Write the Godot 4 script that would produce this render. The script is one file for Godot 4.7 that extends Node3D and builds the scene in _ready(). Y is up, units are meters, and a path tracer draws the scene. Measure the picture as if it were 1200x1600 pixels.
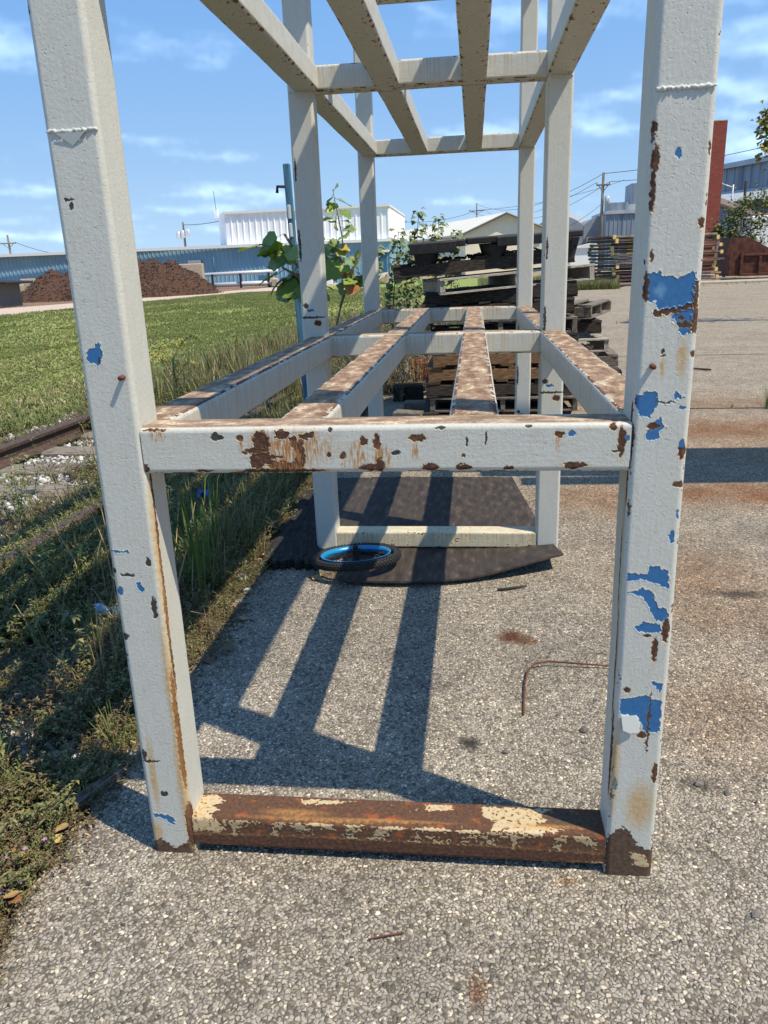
extends Node3D
# A rusty white steel rack on a worn pavement beside a railway track, in hard midday sun.

var rng := RandomNumberGenerator.new()
var M := {}
var cache := {}
var N1: PackedByteArray   # soft fractal noise, 512 x 512
var N2: PackedByteArray   # fine noise
var NF: FastNoiseLite
var tint_image: Image
var paint_maps := {}

const HALF := 0.5715      # half of the rack's width
const TUBE := 0.102
const BAR_TOP := 1.0175
const BAR_LOW := 0.923
const MID := -2.016       # front face of the second frame
const REAR := -4.019      # front face of the third frame

func _ready():
	rng.seed = 7
	# ---- camera, sky, sun, exposure
	var cam := Camera3D.new(); cam.name = "camera"
	var pitch := deg_to_rad(17.61); var yaw := deg_to_rad(-6.97); var roll := deg_to_rad(-2.13)
	var fwd := Vector3(sin(yaw) * cos(pitch), -sin(pitch), -cos(yaw) * cos(pitch))
	var r0 := fwd.cross(Vector3.UP).normalized(); var u0 := r0.cross(fwd)
	var rr := r0 * cos(roll) + u0 * sin(roll); var uu := u0 * cos(roll) - r0 * sin(roll)
	cam.transform = Transform3D(Basis(rr, uu, -fwd), Vector3(0.183, 1.304, 1.433))
	cam.fov = 66.98; cam.near = 0.05; cam.far = 2500.0
	add_child(cam)
	NF = FastNoiseLite.new(); NF.seed = 11; NF.frequency = 1.0; NF.fractal_octaves = 4
	var env := Environment.new()
	var sky := Sky.new(); var sm := ProceduralSkyMaterial.new()
	sm.sky_top_color = Color(0.37, 0.59, 0.845)
	sm.sky_horizon_color = Color(0.70, 0.82, 0.91)
	sm.sky_curve = 0.12
	sm.ground_bottom_color = Color(0.30, 0.29, 0.26); sm.ground_horizon_color = Color(0.55, 0.62, 0.68)
	sm.sun_angle_max = 6.0
	sm.sky_cover = cloud_cover()
	sky.sky_material = sm
	env.background_mode = Environment.BG_SKY; env.sky = sky
	env.background_energy_multiplier = 1.0
	env.tonemap_mode = Environment.TONE_MAPPER_LINEAR
	env.tonemap_exposure = 1.25
	env.sdfgi_enabled = true; env.ssao_enabled = true; env.ssil_enabled = true
	var we := WorldEnvironment.new(); we.name = "environment"; we.environment = env; add_child(we)
	var sun := DirectionalLight3D.new(); sun.name = "sun"
	sun.light_color = Color(1.0, 0.945, 0.85); sun.light_energy = 1.6
	sun.light_angular_distance = 0.53; sun.shadow_enabled = true
	sun.basis = Basis.looking_at(Vector3(-0.56, -1.0, -0.27).normalized(), Vector3.UP)
	add_child(sun)
	# ---- noise, materials
	var f1 := FastNoiseLite.new(); f1.seed = 3; f1.frequency = 0.018; f1.fractal_octaves = 5
	N1 = grey_bytes(f1.get_seamless_image(512, 512))
	f1.seed = 9; f1.frequency = 0.09; f1.fractal_octaves = 3
	N2 = grey_bytes(f1.get_seamless_image(512, 512))
	make_materials()
	# ---- large structure, then things
	build_ground()
	build_track()
	build_far_buildings()
	build_far_yard()
	build_rack()
	build_pallets()
	build_sheets_and_wheel()
	build_plants()
	build_litter()

# ---------------------------------------------------------------- helpers
func grey_bytes(im: Image) -> PackedByteArray:
	im.convert(Image.FORMAT_L8)
	return im.get_data()

func srgb(r: float, g: float, b: float) -> Color:
	return Color(r / 255.0, g / 255.0, b / 255.0)

func thing(called: String, label: String, category: String, at := Vector3.ZERO, turn := 0.0, group := "") -> Node3D:
	var o := Node3D.new(); o.name = called; o.position = at; o.rotation.y = turn
	add_child(o, true); tag(o, label, category, group)
	return o

func tag(o: Node, label: String, category: String, group := ""):
	o.set_meta("label", label); o.set_meta("category", category)
	if group != "": o.set_meta("group", group)

func part(parent: Node, called: String, mesh: Mesh, mat: Material, t := Transform3D.IDENTITY) -> MeshInstance3D:
	var o := MeshInstance3D.new(); o.name = called; o.mesh = mesh; o.transform = t
	for i in mesh.get_surface_count(): o.set_surface_override_material(i, mat)
	parent.add_child(o, true)
	return o

func structure(called: String, mesh: Mesh, mat: Material) -> MeshInstance3D:
	var o := part(self, called, mesh, mat); o.set_meta("kind", "structure"); return o

func scatter(parent: Node, called: String, mesh: Mesh, mat: Material, places: Array, colors := PackedColorArray()) -> MultiMeshInstance3D:
	var mm := MultiMesh.new(); mm.transform_format = MultiMesh.TRANSFORM_3D
	mm.use_colors = colors.size() > 0; mm.mesh = mesh; mm.instance_count = places.size()
	for i in places.size():
		mm.set_instance_transform(i, places[i])
		if colors.size() > 0: mm.set_instance_color(i, colors[i])
	var o := MultiMeshInstance3D.new(); o.name = called; o.multimesh = mm; o.material_override = mat
	parent.add_child(o, true); o.set_meta("kind", "stuff")
	return o

func begin(smooth := false) -> SurfaceTool:
	var s := SurfaceTool.new(); s.begin(Mesh.PRIMITIVE_TRIANGLES)
	s.set_smooth_group(0 if smooth else -1)
	return s

func done(s: SurfaceTool) -> ArrayMesh:
	s.generate_normals()
	return s.commit()

func tri(s: SurfaceTool, a: Vector3, b: Vector3, c: Vector3, out: Vector3):   # turned so that it faces «out»
	s.add_vertex(a)
	if (c - a).cross(b - a).dot(out) >= 0.0:
		s.add_vertex(b); s.add_vertex(c)
	else:
		s.add_vertex(c); s.add_vertex(b)

func quad(s: SurfaceTool, a: Vector3, b: Vector3, c: Vector3, d: Vector3, out: Vector3):
	tri(s, a, b, c, out); tri(s, a, c, d, out)

func add_box(s: SurfaceTool, at: Vector3, size: Vector3, c := 0.0, turn := Basis.IDENTITY):   # a box, with chamfered edges if c > 0
	var h := size / 2.0
	if c > 0.0: c = minf(c, minf(h.x, minf(h.y, h.z)) * 0.6)
	for a in 3:
		var b := (a + 1) % 3; var d := (a + 2) % 3
		for sg in [-1.0, 1.0]:
			var q := []
			for k in [[-1, -1], [1, -1], [1, 1], [-1, 1]]:
				var v := Vector3(); v[a] = sg * h[a]; v[b] = k[0] * (h[b] - c); v[d] = k[1] * (h[d] - c)
				q.append(at + turn * v)
			var o := Vector3(); o[a] = sg
			quad(s, q[0], q[1], q[2], q[3], turn * o)
		if c <= 0.0: continue
		for s1 in [-1.0, 1.0]:
			for s2 in [-1.0, 1.0]:
				var q := []
				for k in [[-1, 0], [1, 0], [1, 1], [-1, 1]]:
					var v := Vector3(); v[a] = k[0] * (h[a] - c)
					v[b] = s1 * (h[b] - (c if k[1] else 0.0)); v[d] = s2 * (h[d] - (0.0 if k[1] else c))
					q.append(at + turn * v)
				var o := Vector3(); o[b] = s1; o[d] = s2
				quad(s, q[0], q[1], q[2], q[3], turn * o)
	if c > 0.0:
		for i in 8:
			var sg := Vector3(1 if i & 1 else -1, 1 if i & 2 else -1, 1 if i & 4 else -1)
			tri(s, at + turn * (sg * (h - Vector3(0, c, c))), at + turn * (sg * (h - Vector3(c, 0, c))), at + turn * (sg * (h - Vector3(c, c, 0))), turn * sg)

func box(size: Vector3, c := 0.0) -> ArrayMesh:
	var key := "box%v%f" % [size, c]
	if not cache.has(key):
		var s := begin(); add_box(s, Vector3.ZERO, size, c); cache[key] = done(s)
	return cache[key]

func worn_board(size: Vector3, variant: int) -> ArrayMesh:   # a sawn board along x with knocked edges and slightly bent, uneven ends
	var key := "board%v%d" % [size, variant]
	if cache.has(key): return cache[key]
	var g := RandomNumberGenerator.new(); g.seed = hash(key)
	var s := begin(); var h := size / 2.0; var c := minf(h.y, h.z) * 0.22
	var rings := []
	var bow := g.randf_range(-0.004, 0.004)
	for k in 4:
		var x: float = [-h.x, -h.x * 0.35, h.x * 0.4, h.x][k]
		var off := Vector3(0, bow * (1.0 - absf(x) / h.x), g.randf_range(-0.002, 0.002))
		var ring := []
		for p in [[-1, -1, 0], [-1, -1, 1], [1, -1, 1], [1, -1, 0], [1, 1, 0], [1, 1, 1], [-1, 1, 1], [-1, 1, 0]]:
			var y: float = p[0] * (h.y - (c if p[2] == 1 else 0.0)); var z: float = p[1] * (h.z - (0.0 if p[2] == 1 else c))
			var j := g.randf_range(-0.006, 0.006) if absf(x) == h.x else 0.0
			ring.append(Vector3(x + j, y, z) + off)
		rings.append(ring)
	for k in 3:
		for i in 8:
			var j := (i + 1) % 8
			quad(s, rings[k][i], rings[k][j], rings[k + 1][j], rings[k + 1][i], (rings[k][i] + rings[k][j]) * Vector3(0, 1, 1))
	for i in range(1, 7):
		tri(s, rings[0][0], rings[0][i], rings[0][i + 1], Vector3.LEFT); tri(s, rings[3][0], rings[3][i], rings[3][i + 1], Vector3.RIGHT)
	cache[key] = done(s)
	return cache[key]

func add_pipe(s: SurfaceTool, pts: Array, radii: Array, n := 6, caps := true):   # round tube along a line of points; normals are set
	var rings := []; var nrm := []
	var side := Vector3.RIGHT
	for i in pts.size():
		var d: Vector3 = (pts[mini(i + 1, pts.size() - 1)] - pts[maxi(i - 1, 0)]).normalized()
		if absf(d.dot(side)) > 0.9: side = Vector3.FORWARD if absf(d.z) < 0.8 else Vector3.UP
		var e := (side - d * side.dot(d)).normalized(); side = e
		var f := d.cross(e); var ring := []; var nn := []
		for k in n:
			var a := TAU * k / n; var w := e * cos(a) + f * sin(a)
			ring.append(pts[i] + w * radii[mini(i, radii.size() - 1)]); nn.append(w)
		rings.append(ring); nrm.append(nn)
	for i in pts.size() - 1:
		for k in n:
			var j := (k + 1) % n
			quad(s, rings[i][k], rings[i][j], rings[i + 1][j], rings[i + 1][k], nrm[i][k] + nrm[i][j])
	if caps:
		for e in [0, pts.size() - 1]:
			var o: Vector3 = (pts[e] - pts[1 if e == 0 else e - 1])
			for k in range(1, n - 1): tri(s, rings[e][0], rings[e][k], rings[e][k + 1], o)

func pipe(pts: Array, radii: Array, n := 6) -> ArrayMesh:
	var s := begin(true); add_pipe(s, pts, radii, n, n > 5); return done(s)

func add_prism(s: SurfaceTool, poly: PackedVector2Array, base: Transform3D, depth: float):   # polygon in base's xy plane, pushed along -z
	var idx := Geometry2D.triangulate_polygon(poly)
	for i in range(0, idx.size(), 3):
		var q := []
		for k in 3: q.append(Vector3(poly[idx[i + k]].x, poly[idx[i + k]].y, 0))
		var back := Vector3(0, 0, -depth)
		tri(s, base * q[0], base * q[1], base * q[2], base.basis.z)
		tri(s, base * (q[0] + back), base * (q[1] + back), base * (q[2] + back), -base.basis.z)
	var turn := -1.0 if Geometry2D.is_polygon_clockwise(poly) else 1.0
	for i in poly.size():
		var a := poly[i]; var b := poly[(i + 1) % poly.size()]
		var o := Vector3(b.y - a.y, a.x - b.x, 0) * turn
		var a3 := Vector3(a.x, a.y, 0); var b3 := Vector3(b.x, b.y, 0); var z := Vector3(0, 0, -depth)
		quad(s, base * a3, base * b3, base * (b3 + z), base * (a3 + z), base.basis * o)

func prism(poly: Array, base: Transform3D, depth: float) -> ArrayMesh:
	var s := begin(); add_prism(s, PackedVector2Array(poly), base, depth); return done(s)

func sheet(poly: Array, y: float) -> ArrayMesh:   # flat ground sheet from points (x, z), uv in metres
	var s := begin(); var p := PackedVector2Array(poly)
	var idx := Geometry2D.triangulate_polygon(p)
	for i in range(0, idx.size(), 3):
		var q := []
		for k in 3: q.append(Vector3(p[idx[i + k]].x, y, p[idx[i + k]].y))
		if (q[2] - q[0]).cross(q[1] - q[0]).y < 0: q = [q[0], q[2], q[1]]
		for v in q: s.set_uv(Vector2(v.x, v.z)); s.add_vertex(v)
	return done(s)

func noise_tex(size: int, freq: float, octaves: int, colors: Array, sd := 1, kind := FastNoiseLite.TYPE_SIMPLEX_SMOOTH) -> NoiseTexture2D:
	var t := NoiseTexture2D.new(); var n := FastNoiseLite.new(); n.seed = sd; n.frequency = freq; n.noise_type = kind; n.fractal_octaves = octaves
	t.noise = n; t.width = size; t.height = size; t.seamless = true
	if colors.size():
		var g := Gradient.new(); var off := PackedFloat32Array(); var col := PackedColorArray()
		for i in colors.size(): off.append(float(i) / (colors.size() - 1)); col.append(colors[i])
		g.offsets = off; g.colors = col; t.color_ramp = g
	return t

func plain(c: Color, rough := 0.8, metal := 0.0) -> StandardMaterial3D:
	var m := StandardMaterial3D.new(); m.albedo_color = c; m.roughness = rough; m.metallic = metal
	return m

func grained(tex: Texture2D, scale: Vector3, rough := 0.9, relief: Texture2D = null, cm := 0.1, offset := Vector3.ZERO, world := false) -> StandardMaterial3D:
	var m := StandardMaterial3D.new(); m.albedo_texture = tex; m.uv1_triplanar = true; m.uv1_world_triplanar = world; m.uv1_scale = scale; m.uv1_offset = offset; m.roughness = rough
	if relief: m.heightmap_enabled = true; m.heightmap_texture = relief; m.heightmap_scale = cm
	return m

func cloud_cover() -> ImageTexture:
	var w := 2048; var h := 1024; var im := Image.create(w, h, false, Image.FORMAT_RGBA8)
	im.fill(Color(1, 1, 1, 0))
	var n := FastNoiseLite.new(); n.seed = 21; n.frequency = 1.0; n.fractal_octaves = 7; n.fractal_gain = 0.58; n.domain_warp_enabled = true; n.domain_warp_amplitude = 0.35; n.domain_warp_frequency = 0.9; n.domain_warp_fractal_octaves = 3
	for y in range(0, 500):
		var el := PI / 2 - PI * (y + 0.5) / h; var up := sin(el); var out := cos(el)
		var k := 1.0 / (up + 0.13)
		for x in w:
			var a := TAU * (x + 0.5) / w
			var px := sin(a) * out * k; var pz := cos(a) * out * k
			var v := n.get_noise_2d(px * 0.75 + pz * 0.55 + 3.0, pz * 1.2 - px * 0.85)
			var big := n.get_noise_2d(px * 0.3 + 17.0, pz * 0.3)
			var c := smoothstep(0.10, 0.62, v * 0.75 + big * 0.55 + 0.04 + 0.05 * k * 0.2)
			if c > 0.01: im.set_pixel(x, y, Color(0.86, 0.93, 1.0, c * 0.46))
	return ImageTexture.create_from_image(im)

# ---------------------------------------------------------------- materials
func wood(colors: Array, sd: int, scale := Vector3(1.2, 9, 9), rough := 0.95) -> Array:
	var t := noise_tex(512, 0.02, 5, colors, sd); var r := noise_tex(512, 0.035, 4, [], sd + 5)
	var out := []
	for i in 3: out.append(grained(t, scale, rough, r, 0.25, Vector3(i * 0.37, i * 0.53, i * 0.71)))
	return out

func make_materials():
	M.wood_grey = wood([srgb(52, 47, 42), srgb(96, 88, 79), srgb(122, 113, 102), srgb(150, 141, 128)], 1)
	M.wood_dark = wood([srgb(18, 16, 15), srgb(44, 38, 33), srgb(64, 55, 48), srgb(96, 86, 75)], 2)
	M.wood_tan = wood([srgb(64, 46, 32), srgb(104, 78, 54), srgb(126, 97, 68), srgb(150, 122, 90)], 3)
	M.wood_pale = wood([srgb(100, 96, 88), srgb(150, 145, 135), srgb(172, 166, 155), srgb(195, 190, 180)], 4)
	M.tie = wood([srgb(56, 48, 42), srgb(104, 95, 86), srgb(132, 124, 114), srgb(158, 150, 140)], 6, Vector3(0.7, 6, 6))
	M.char = wood([srgb(12, 11, 11), srgb(30, 27, 25), srgb(44, 40, 37), srgb(84, 80, 76)], 8, Vector3(10, 5, 1.0))
	M.ply = []
	for i in 2: M.ply.append(grained(noise_tex(512, 0.016, 6, [srgb(26, 22, 19), srgb(48, 41, 36), srgb(58, 50, 44), srgb(94, 84, 75)], 31 + i), Vector3(2.6, 2.6, 0.7), 0.8, noise_tex(512, 0.03, 4, [], 33), 0.08))
	M.black_plastic = grained(noise_tex(256, 0.03, 4, [srgb(14, 15, 17), srgb(22, 23, 25), srgb(42, 42, 43)], 41), Vector3(2, 2, 2), 0.62, noise_tex(256, 0.08, 3, [], 42), 0.05)
	M.steel_rust = grained(noise_tex(512, 0.025, 5, [srgb(42, 27, 21), srgb(84, 50, 36), srgb(104, 62, 43), srgb(140, 92, 62)], 51), Vector3(2, 2, 2), 0.9, noise_tex(512, 0.06, 4, [], 52), 0.1)
	M.rail = grained(noise_tex(256, 0.03, 4, [srgb(48, 38, 34), srgb(72, 56, 48), srgb(92, 74, 64)], 53), Vector3(3, 3, 3), 0.75)
	M.dump = grained(noise_tex(512, 0.012, 5, [srgb(46, 24, 17), srgb(84, 44, 30), srgb(102, 58, 40)], 54), Vector3(0.4, 0.4, 0.4), 0.85)
	M.concrete = grained(noise_tex(512, 0.02, 5, [srgb(128, 118, 102), srgb(166, 154, 134), srgb(186, 174, 154)], 61), Vector3(0.7, 0.7, 0.7), 0.95, noise_tex(256, 0.06, 4, [], 62), 0.3)
	M.concrete_grey = grained(noise_tex(512, 0.02, 5, [srgb(70, 70, 70), srgb(104, 103, 100), srgb(128, 127, 122)], 63), Vector3(1.5, 1.5, 1.5), 0.95, noise_tex(256, 0.06, 4, [], 64), 0.3)
	M.blue_wall = grained(noise_tex(512, 0.006, 4, [srgb(112, 150, 170), srgb(124, 162, 182), srgb(132, 168, 188)], 71), Vector3(0.1, 0.1, 0.1), 0.55)
	M.white_wall = grained(noise_tex(512, 0.006, 4, [srgb(230, 232, 232), srgb(240, 241, 240)], 72), Vector3(0.1, 0.1, 0.1), 0.5)
	M.cream = grained(noise_tex(512, 0.008, 4, [srgb(214, 206, 180), srgb(226, 219, 196)], 73), Vector3(0.1, 0.1, 0.1), 0.6)
	M.cream_roof = grained(noise_tex(512, 0.008, 4, [srgb(206, 200, 182), srgb(222, 216, 198)], 74), Vector3(0.1, 0.1, 0.1), 0.6)
	M.grey_wall = grained(noise_tex(512, 0.01, 5, [srgb(92, 104, 118), srgb(122, 134, 148), srgb(146, 156, 168)], 75), Vector3(0.25, 0.02, 0.25), 0.5)
	M.grey_roof = grained(noise_tex(512, 0.01, 5, [srgb(150, 156, 162), srgb(178, 184, 188)], 76), Vector3(0.1, 0.1, 0.1), 0.5)
	M.dome = grained(noise_tex(512, 0.01, 5, [srgb(120, 126, 134), srgb(146, 152, 160)], 77), Vector3(0.1, 0.1, 0.1), 0.6)
	M.brown_roof = grained(noise_tex(512, 0.03, 5, [srgb(88, 76, 66), srgb(120, 106, 94)], 78), Vector3(0.3, 0.3, 0.3), 0.9)
	M.white = plain(srgb(224, 224, 220), 0.6)
	M.dark = plain(srgb(28, 28, 30), 0.8)
	M.pipe = plain(srgb(188, 192, 194), 0.45, 0.2)
	M.pole = grained(noise_tex(256, 0.02, 4, [srgb(92, 82, 72), srgb(136, 124, 110)], 79), Vector3(2, 0.3, 2), 0.9)
	M.glass = plain(srgb(30, 38, 46), 0.15)
	M.blue_steel = grained(noise_tex(256, 0.03, 4, [srgb(40, 72, 92), srgb(62, 104, 128), srgb(80, 122, 144)], 80), Vector3(3, 0.6, 3), 0.6)
	M.yellow = grained(noise_tex(256, 0.04, 4, [srgb(158, 132, 74), srgb(204, 178, 112), srgb(218, 198, 140)], 81), Vector3(4, 4, 4), 0.7)
	M.mulch = grained(noise_tex(1024, 0.06, 5, [srgb(24, 15, 11), srgb(62, 42, 31), srgb(86, 60, 46), srgb(134, 102, 80)], 82), Vector3(0.32, 0.32, 0.32), 1.0, noise_tex(512, 0.07, 4, [], 83), 6.0, Vector3.ZERO, true)
	M.brick = brick_material()
	M.stone = plain(Color.WHITE, 0.9); M.stone.vertex_color_use_as_albedo = true
	M.leafy = plain(Color.WHITE, 0.6); M.leafy.vertex_color_use_as_albedo = true; M.leafy.backlight_enabled = true; M.leafy.backlight = Color(0.3, 0.34, 0.12)
	M.leafy.metallic_specular = 0.35
	M.stem = plain(srgb(112, 100, 72), 0.9); M.green_stem = plain(srgb(96, 112, 58), 0.8)
	M.leaf = []
	for c in [srgb(114, 138, 60), srgb(138, 160, 74), srgb(156, 166, 80), srgb(184, 156, 66), srgb(190, 124, 80), srgb(126, 150, 108)]:
		var lm := grained(noise_tex(128, 0.03, 3, [c.darkened(0.2), c, c.lightened(0.12)], 90), Vector3(9, 9, 9), 0.42)
		lm.vertex_color_use_as_albedo = true; lm.backlight_enabled = true; lm.backlight = Color(0.7, 0.78, 0.28); M.leaf.append(lm)
	M.dry = []
	for c in [srgb(172, 142, 96), srgb(146, 104, 66), srgb(108, 82, 60), srgb(184, 158, 92)]:
		var dm := grained(noise_tex(128, 0.04, 3, [c.darkened(0.3), c, c.lightened(0.15)], 91), Vector3(14, 14, 14), 0.8)
		dm.vertex_color_use_as_albedo = true; dm.backlight_enabled = true; dm.backlight = Color(0.2, 0.15, 0.06); M.dry.append(dm)
	M.tyre = grained(noise_tex(256, 0.05, 3, [srgb(26, 26, 27), srgb(44, 43, 42)], 92), Vector3(8, 8, 8), 0.8)
	M.rim_blue = plain(srgb(28, 128, 182), 0.35, 0.2)
	M.chrome = plain(srgb(190, 192, 195), 0.3, 0.9)
	M.red = plain(srgb(150, 32, 30), 0.5)
	M.orange = plain(srgb(170, 78, 52), 0.6)

func brick_material() -> StandardMaterial3D:   # far chimney: bricks of about three pixels
	var im := Image.create(256, 256, false, Image.FORMAT_RGB8); im.fill(srgb(120, 84, 74))
	for row in 32:
		for col in range(-1, 9):
			var c := srgb(138, 62, 48).lerp(srgb(112, 50, 42), rng.randf()).lerp(srgb(158, 84, 64), rng.randf() * 0.5)
			im.fill_rect(Rect2i(col * 32 + (16 if row % 2 else 0), row * 8, 30, 7), c)
	return grained(ImageTexture.create_from_image(im), Vector3(0.5, 0.5, 0.5), 0.95)

# ---------------------------------------------------------------- the painted steel of the rack
# A texture wraps round a square tube: x runs round its four faces (in millimetres from where the front face becomes flat), y along it.
func painted(key: String, w: int, h: int, fw: float, dp: float, length: float, sd: int, cfg: Dictionary, patches := []) -> StandardMaterial3D:
	if paint_maps.has(key): return paint_maps[key]
	var r := 0.012; var arc := r * PI / 2
	var flat := [fw - 2 * r, dp - 2 * r, fw - 2 * r, dp - 2 * r]
	var per: float = 2 * flat[0] + 2 * flat[1] + 4 * arc
	var ar := []; var acc := 0.0
	for k in 4: acc += flat[k] + arc; ar.append(acc - arc / 2)
	var cov := PackedFloat32Array(); var edg := PackedFloat32Array(); var near := PackedInt32Array(); var dust := PackedFloat32Array(); var stk := PackedFloat32Array(); var sdist := PackedFloat32Array()
	for x in w:
		var u := (x + 0.5) / w * per
		var face := 0
		for k in 3: if u > ar[k]: face = k + 1
		if u > ar[3]: face = 0
		var best := 9.0; var which := 0
		for k in 4:
			var d: float = absf(u - ar[k]); d = minf(d, per - d)
			if d < best: best = d; which = k
		cov.append(cfg.cov[face]); edg.append(exp(-best / 0.0055) * cfg.edge[which]); near.append(which)
		var sv := 0.0; var sdd := 0.0
		for e in cfg.get("streak", []):
			if e[0] == face:
				var d: float = absf(u - ar[e[1]]); sdd = minf(d, per - d); sv = e[2]
		stk.append(sv); sdist.append(sdd)
		dust.append(smoothstep(0.004, 0.013, best) if face in cfg.get("dusty", []) else 0.0)
	var col := PackedByteArray(); col.resize(w * h * 3)
	var rel := PackedByteArray(); rel.resize(w * h * 3)
	var base: Color = cfg.get("base", srgb(189, 191, 184)); var blue: float = cfg.get("blue", 0.0); var low: float = cfg.get("low", 0.0); var dirt: float = cfg.get("dirt", 0.12)
	var ru: Array = cfg.get("rust", [Color(0.27, 0.185, 0.145), Color(0.42, 0.30, 0.225), Color(0.52, 0.34, 0.2)])
	var mmx := per * 1000.0 / w; var mmy := length * 1000.0 / h
	for y in h:
		var v := y * mmy
		var en := [0.0, 0.0, 0.0, 0.0]
		for k in 4:
			var q := N1[((int(v * 0.9) + k * 119 + sd * 37) & 511) * 512 + ((sd * 53 + k * 77) & 511)] / 255.0
			en[k] = clampf((q - 0.36) * 3.2, 0.0, 1.0)
		var foot := low * exp(-v / 26.0)
		var row1 := ((int(v * 0.8) + sd * 131) & 511) * 512
		var row2 := ((int(v) + sd * 61) & 511) * 512
		var drip := ((sd * 29) & 511) * 512
		for x in w:
			var u := int(x * mmx)
			var n := N1[row1 + ((u + sd * 71) & 511)] / 255.0
			var f := N2[row2 + ((u + sd * 17) & 511)] / 255.0
			var mix := n * 0.62 + f * 0.38
			var m: float = cov[x] + edg[x] * en[near[x]] + foot
			var i := (y * w + x) * 3
			var c: Color; var hgt: float; var rough := 0.5
			if mix < m:
				if blue > 0.0 and mix > m - 0.05 * blue: c = Color(0.13, 0.36, 0.58); hgt = 0.55
				else:
					c = (ru[0] as Color).lerp(ru[1], f)
					if n < 0.34: c = c.lerp(ru[2], clampf((0.34 - n) * 5.0, 0.0, 0.8))
					hgt = 0.3 + f * 0.22; rough = 0.92
			else:
				c = base.lerp(Color(0.66, 0.64, 0.57), dirt * clampf(n * 1.8 - 0.3, 0.0, 1.0))
				c = c * (0.965 + 0.05 * f); hgt = 0.80 + f * 0.1
				var run := N2[((int(v * 0.12) + sd * 19) & 511) * 512 + ((int(u * 1.4) + sd * 3) & 511)] / 255.0
				hgt += (run - 0.5) * 0.05
				if run > 0.6: c = c.lerp(Color(0.62, 0.60, 0.53), (run - 0.6) * 0.9)
				var fine := N2[((int(v * 2.7) + sd * 13) & 511) * 512 + ((int(u * 2.7) + 200) & 511)]
				if fine > 176: hgt += (fine - 176) / 255.0 * 0.6
				var scar := N1[((int(v * 4.0) + sd * 7) & 511) * 512 + ((u + sd * 40) & 511)]
				if absi(scar - 118) < 3 and f > 0.45: hgt -= 0.14; c = c * 0.9
				if mix < m + 0.055: c = c.lerp(Color(0.80, 0.68, 0.46), 0.75 * (1.0 - (mix - m) / 0.055))
				if stk[x] > 0.0:
					var s := N2[drip + ((int(v * 1.1) + (u >> 5)) & 511)] / 255.0
					s = clampf((s - 0.5) * 3.0, 0.0, 1.0) * stk[x] * exp(-sdist[x] / 0.06)
					c = c.lerp(Color(0.62, 0.45, 0.25), s)
			if dust[x] > 0.0:
				var g := N2[((int(v * 0.55) + sd * 91) & 511) * 512 + ((int(u * 0.3) + sd * 11) & 511)] / 255.0
				var wide := N1[((int(v * 0.5) + sd * 57) & 511) * 512 + ((int(u * 1.2) + sd * 23) & 511)] / 255.0
				var k := smoothstep(0.24, 0.80, g * 0.28 + wide * 0.6 + f * 0.12)
				if wide > 0.66 and f > 0.4: k += (wide - 0.66) * 2.0
				c = c.lerp(Color(0.415, 0.305, 0.225).lerp(Color(0.67, 0.585, 0.48), k) * (0.9 + 0.2 * f), dust[x] * (0.93 if mix < m else 0.82)); hgt = lerpf(hgt, 0.5 + 0.2 * f, dust[x]); rough = 0.9
			col[i] = int(clampf(c.r, 0, 1) * 255); col[i + 1] = int(clampf(c.g, 0, 1) * 255); col[i + 2] = int(clampf(c.b, 0, 1) * 255)
			hgt = clampf(hgt, 0.0, 1.0)
			rel[i] = int(hgt * 255); rel[i + 1] = int(rough * 255)
	for p in patches: lay_patch(p, col, rel, w, h, per, length, sd)
	var m := StandardMaterial3D.new()
	m.albedo_texture = ImageTexture.create_from_image(Image.create_from_data(w, h, false, Image.FORMAT_RGB8, col))
	var rt := ImageTexture.create_from_image(Image.create_from_data(w, h, false, Image.FORMAT_RGB8, rel))
	m.heightmap_enabled = true; m.heightmap_texture = rt; m.heightmap_scale = 0.3
	m.roughness_texture = rt; m.roughness_texture_channel = BaseMaterial3D.TEXTURE_CHANNEL_GREEN; m.roughness = 1.0
	paint_maps[key] = m
	return m

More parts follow.
